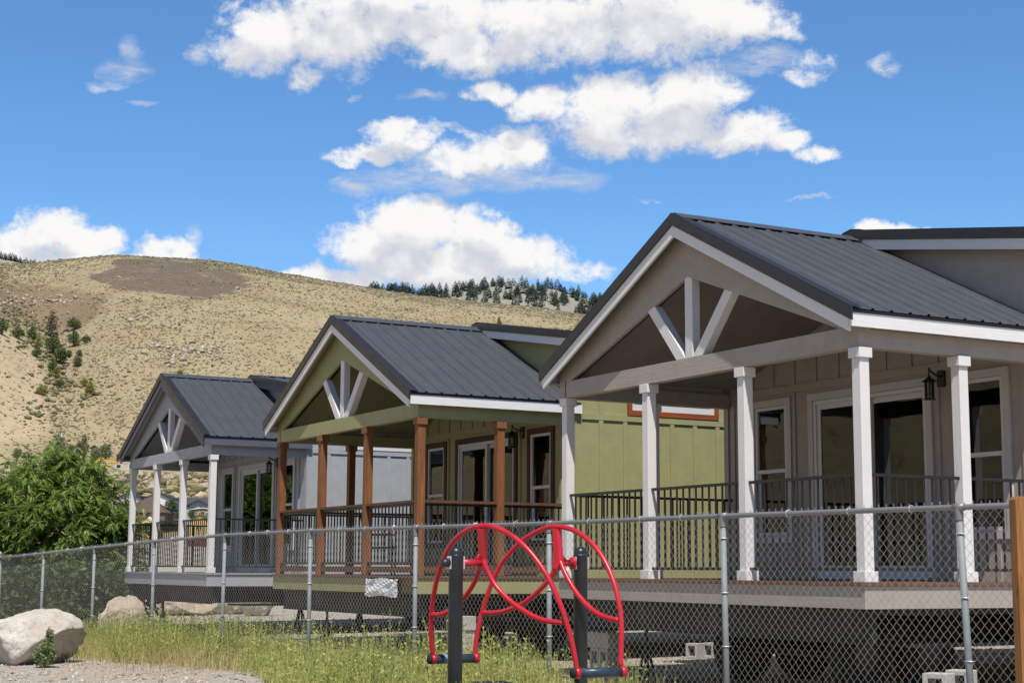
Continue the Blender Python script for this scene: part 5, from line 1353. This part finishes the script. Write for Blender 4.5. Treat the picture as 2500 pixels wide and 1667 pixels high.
# yellow cottages
u = U(235); a, b = rows(235, 483, 1283, 1292)
far_house(483.5, 235, 44 * u, 5, 2.2, 13 * u, 0, WALLY, GTRIM, 'small yellow cottage just left of the corner post of the slate blue cottage', ztop=1257, win=[(-.35, .3, a, b)], chim=(.1, 1.2, .42, 13 * u + .42), over=.2)
u = U(236); a, b = rows(236, 360, 1283, 1293)
yc, yh = far_house(359, 236, 34 * u, 5, 2.2, 9 * u, 0, WALLY, GTRIM, 'small yellow cottage with a white satellite dish on its gable', ztop=1260, win=[(-.45, .45, a, b)], chim=(.15, 1.0, .45, 9 * u + .6), over=.2)
m = MB(); dsh = MB(); dsh.lathe([(.33 * k / 6, .05 * (k / 6) ** 2) for k in range(7)], n=20)
zz = rows(234, 363, 1268, 1268)[0]
m.add([(v[0] + .25, -.5 + v[2] - .0, v[1] + zz) for v in dsh.v], dsh.f); m.tube([(.25, -.42, zz), (.25, -.1, zz - .1)], .02, 6); m.build('satellite_dish', WALLW, yc, True)
u = U(215); a, b = rows(215, 480, 1313, 1342)
far_house(482, 215, 54 * u, 2.4, 1.2, 1.2 * u, 0, paint('dark_red_boards', (.17, .035, .025), .7, 'x'), paint('rust_roof', (.16, .05, .035), .8), 'low dark red shed on the gravel below the yellow cottages', ztop=1312, over=.1, cat='shed', name='shed')
# trees among the houses
TL = foliage('garden_tree_leaves', [srgb(50, 66, 34), srgb(74, 92, 48), srgb(104, 118, 68)], .2, .6, .5); TG = foliage('grey_green_leaves', [srgb(92, 102, 66), srgb(118, 126, 86), srgb(142, 148, 108)], .2, .6, .5); TPU = foliage('purple_brown_leaves', [srgb(88, 76, 64), srgb(112, 98, 80), srgb(124, 112, 86)], .15, .7, .5)
TT = [tree_meshes([(0, 0, .62, .34, .32, .34), (.2, .05, .5, .22, .22, .24), (-.22, -.05, .48, .22, .22, .24), (.05, 0, .84, .18, .18, .16), (-.12, 0, .75, .18, .18, .2), (.16, -.1, .72, .16, .16, .18)], 1500, .035, .8, (TL, TG, TPU), 71, .35),
      tree_meshes([(0, 0, .5, .2, .2, .3), (0, 0, .78, .13, .13, .2), (.1, 0, .4, .17, .17, .2), (-.1, 0, .42, .17, .17, .22)], 1100, .03, .9, (TL, TG, TPU), 72, .35)]
def town_tree(px_, row_top, d, row_base, kind, cc, label, wide=1.0):
    p = pt(px_, d); zt = at(px_, row_top, d)[2]; zb = at(px_, row_base, d)[2]; h = zt - zb; p.z = zb
    e = empty('garden_tree', p, rnd.uniform(0, 6.28)); e.scale = (h * wide, h * wide, h); cm, tm_ = TT[kind]
    put('crown', cm[cc], (0, 0, 0), parent=e); put('trunk', tm_, (0, 0, 0), parent=e)
    return tag(e, label, 'tree', 'trees among the far houses')
for a_ in ((363, 1222, 262, 1262, 0, 0, 'small dark green tree beside the brown hipped roof', 1.0), (412, 1216, 260, 1268, 0, 0, 'round dark green garden tree between the middle porch posts of the slate blue cottage', 1.05),
           (434, 1244, 258, 1276, 0, 0, 'low green tree right of the round garden tree', 1.2), (464, 1243, 248, 1276, 0, 0, 'green tree behind the left slope of the right-hand yellow cottage', 1.0), (288, 1220, 266, 1252, 0, 2, 'thin greyish tree in front of the white house gable', 1.0),
           (130, 1056, 592, 1128, 0, 1, 'tall grey green tree beside the taller utility pole', .9), (163, 1084, 598, 1126, 0, 2, 'brownish thin tree between the two utility poles', 1.1), (193, 1054, 604, 1126, 1, 1, 'slender grey green tree above the shorter utility pole', 1.0),
           (183, 1076, 600, 1126, 0, 2, 'purple brown tree under the slender tree', .8), (247, 1082, 596, 1132, 0, 1, 'wide grey green tree above the yellow excavator', 1.35), (222, 1092, 597, 1130, 0, 1, 'smaller grey green tree left of the wide one', 1.1), (28, 1092, 590, 1130, 0, 1, 'pale green bushy tree near the left edge on the bench', 1.1), (106, 1085, 590, 1128, 0, 1, 'grey green bushy tree left of the taller utility pole', 1.1)):
    town_tree(*a_)
hm = pt(417, 240); b = [(0, 0, .6, 1.7, .5, .6), (-1.3, 0, .5, .8, .5, .5), (1.2, .1, .55, .9, .5, .55)]
V, Fc = leafcloud(b, 1800, .12, seed=88); o = put('hedge', mesh_only('hedge', V, Fc, TL), hm); o.location.z = at(417, 1296, 240)[2]; tag(o, 'dark hedge between the two yellow cottages', 'hedge')
# mobile home and excavator on the bench
u = U(522); mh = pt(300, 522); zb = at(300, 1147, 522)[2]; e = empty('mobile_home', (mh.x, mh.y, zb - .5)); tag(e, 'cream mobile home on the rocky bench behind the yellow excavator', 'mobile home')
L2 = 75 * u; H2 = 17 * u
boxes((-L2, L2, 0, 4, -.8, H2 + .5)).build('wall', CREAM, e); boxes((-L2 - .1, L2 + .1, -.15, 4.1, H2 + .5, H2 + .72)).build('roof', WALLW, e); boxes((-L2 - .02, L2 + .02, -.06, -.002, -.8, .9)).build('skirting', WALLW, e)
for px_ in (280, 311, 345):
    x = (px_ - 300) * u; f = boxes((x - .9, x + .9, -.08, -.003, 1.05, 2.4)).build('window', WTRIM, e); boxes((x - .7, x + .7, -.1, -.081, 1.2, 2.25)).build('pane', PANE, f)
YEL = paint('yellow_machine_paint', (.72, .42, .03), .45, var=.15, dirt=.3)
u = U(506); xe = pt(246, 506); zb = at(246, 1150, 506)[2]; e = empty('excavator', (xe.x, xe.y, zb)); tag(e, 'yellow excavator with its arm bent over, in front of the cream mobile home', 'excavator')
q = lambda px_, row, y=0: Vector(((px_ - 246) * u, y, (1150 - row) * u))
m = MB(); m.bar(q(218, 1138), q(226, 1126), .7, .8, (0, 1, 0)); m.bar(q(226, 1126), q(243, 1123), .8, .75, (0, 1, 0)); m.bar(q(242, 1123), q(273, 1129), .65, .6, (0, 1, 0)); m.build('boom', YEL, e, bevel=.05)
m = MB(); m.bar(q(275, 1127), q(249, 1143), .5, .55, (0, 1, 0)); m.build('stick', YEL, e, bevel=.04)
m = MB(); m.prism_y([(q(243, 1150).x, .1), (q(250, 1150).x, .0), (q(252, 1143).x, 1.0), (q(246, 1143).x, 1.0)], -.5, .5); m.build('bucket', paint('worn_bucket', (.12, .10, .09), .6), e)
boxes((q(205, 0).x, q(222, 0).x, -1.2, 1.2, 1.0, 2.2)).build('body', YEL, e, bevel=.1); c = boxes((q(214, 0).x, q(222, 0).x, -1.25, -.2, 2.2, 3.3)).build('cab', YEL, e, bevel=.08); boxes((q(215, 0).x, q(221, 0).x, -1.27, -1.252, 2.4, 3.1)).build('cab_window', PANE, c)
for yy in (-1.3, .8): boxes((q(200, 0).x, q(226, 0).x, yy, yy + .5, 0, .95)).build('track', CHAS, e, bevel=.3)
far_house(4, 524, 28 * U(524), 8, 2.5, 6 * U(524), 0, BROWNW, ROOFB, 'brown roofed house at the left edge of the bench, partly hidden by the big tree', ztop=1127, over=.4)
far_house(287, 606, 13 * U(606), 4, 2.2, 5 * U(606), .5, paint('orange_brown_boards', (.30, .13, .06), .8), ROOFB, 'orange brown hut with a dark roof above the mobile home', ztop=1104, over=.4, cat='hut', name='hut')
far_house(218, 612, 17 * U(612), 4, 2.0, 5 * U(612), .2, BROWNW, ROOFK, 'small dark shed among the trees on the bench', ztop=1088, over=.3, cat='shed', name='shed')
POLE = paint('weathered_pole', (.16, .12, .09), .9, 'z')
def upole(px_, top, bot, d, label, cross):
    p = pt(px_, d); zb = at(px_, bot, d)[2]; h = at(px_, top, d)[2] - zb; m = MB(); m.tube([(0, 0, -1), (0, 0, h)], [.2, .14], 8)
    e = m.build('utility_pole', POLE); e.location = (p.x, p.y, zb); tag(e, label, 'utility pole')
    if cross:
        boxes((-1.1, 1.1, -.22, -.13, h - .7, h - .5)).build('crossarm', POLE, e)
        m = MB(); m.lathe([(0, h - 2.6), (.28, h - 2.6), (.3, h - 1.6), (0, h - 1.5)], (.45, -.1, 0), 10); m.build('transformer', WALLW, e)
    return Vector((p.x, p.y, zb + h))
p1 = upole(133, 1049, 1122, 580, 'tall weathered utility pole with a transformer above the big tree', True); p2 = upole(197, 1087, 1124, 586, 'short thin utility pole right of the tall one', False)
WIREK = paint('overhead_wire', (.30, .28, .26), .6)
def wire(a, b, sag, label):
    m = MB(); m.tube([a.lerp(b, t_) + Vector((0, 0, -sag * 4 * t_ * (1 - t_))) for t_ in np.linspace(0, 1, 14)], .035, 4); tag(m.build('overhead_wire', WIREK), label, 'wire')
wire(p1 + Vector((0, 0, -4.2)), p2 + Vector((0, 0, -1.2)), .3, 'thin overhead wire between the two utility poles')
wire(p2 + Vector((0, 0, -1.2)), Vector(at(282, 1104, 600)), .5, 'thin overhead wire running right from the short utility pole to the hut')
wire(p1, Vector(at(420, 1063, 640)), 2, 'thin overhead wire crossing the lower hillside from the tall utility pole')
# patio chair on the olive cottage deck
m = MB()
for sx in (-.22, .22):
    m.tube([(sx, -.2, 0), (sx, -.22, .42), (sx, -.2, .62), (sx, .2, .62)], .014, 6); m.tube([(sx, .25, 0), (sx, .18, .42), (sx, .30, .95)], .014, 6)
ch = m.build('patio_chair', BLACK); m = MB(); m.box(-.22, .22, -.22, .2, .40, .43); m.build('seat', BLACK, ch)
m = MB()
for k in range(5): m.bar((-.22, .20 + .018 * k, .52 + .09 * k), (.22, .20 + .018 * k, .52 + .09 * k), .012, .05)
m.build('backrest', BLACK, ch); x, y, _ = hw(h2, -3.3, .9); ch.location = (x, y, ZD); ch.rotation_euler = (0, 0, YAW + 2.6)
tag(ch, 'dark metal patio chair on the olive cottage deck behind the railing', 'chair')
scn.render.engine = 'CYCLES'
scn.cycles.use_denoising = True
scn.cycles.max_bounces = 6
scn.cycles.diffuse_bounces = 1
scn.cycles.transparent_max_bounces = 12
scn.cycles.sample_clamp_indirect = 6
scn.view_settings.view_transform = 'Standard'
scn.view_settings.look = 'None'
scn.view_settings.exposure = EXPOSURE
scn.view_settings.gamma = 1
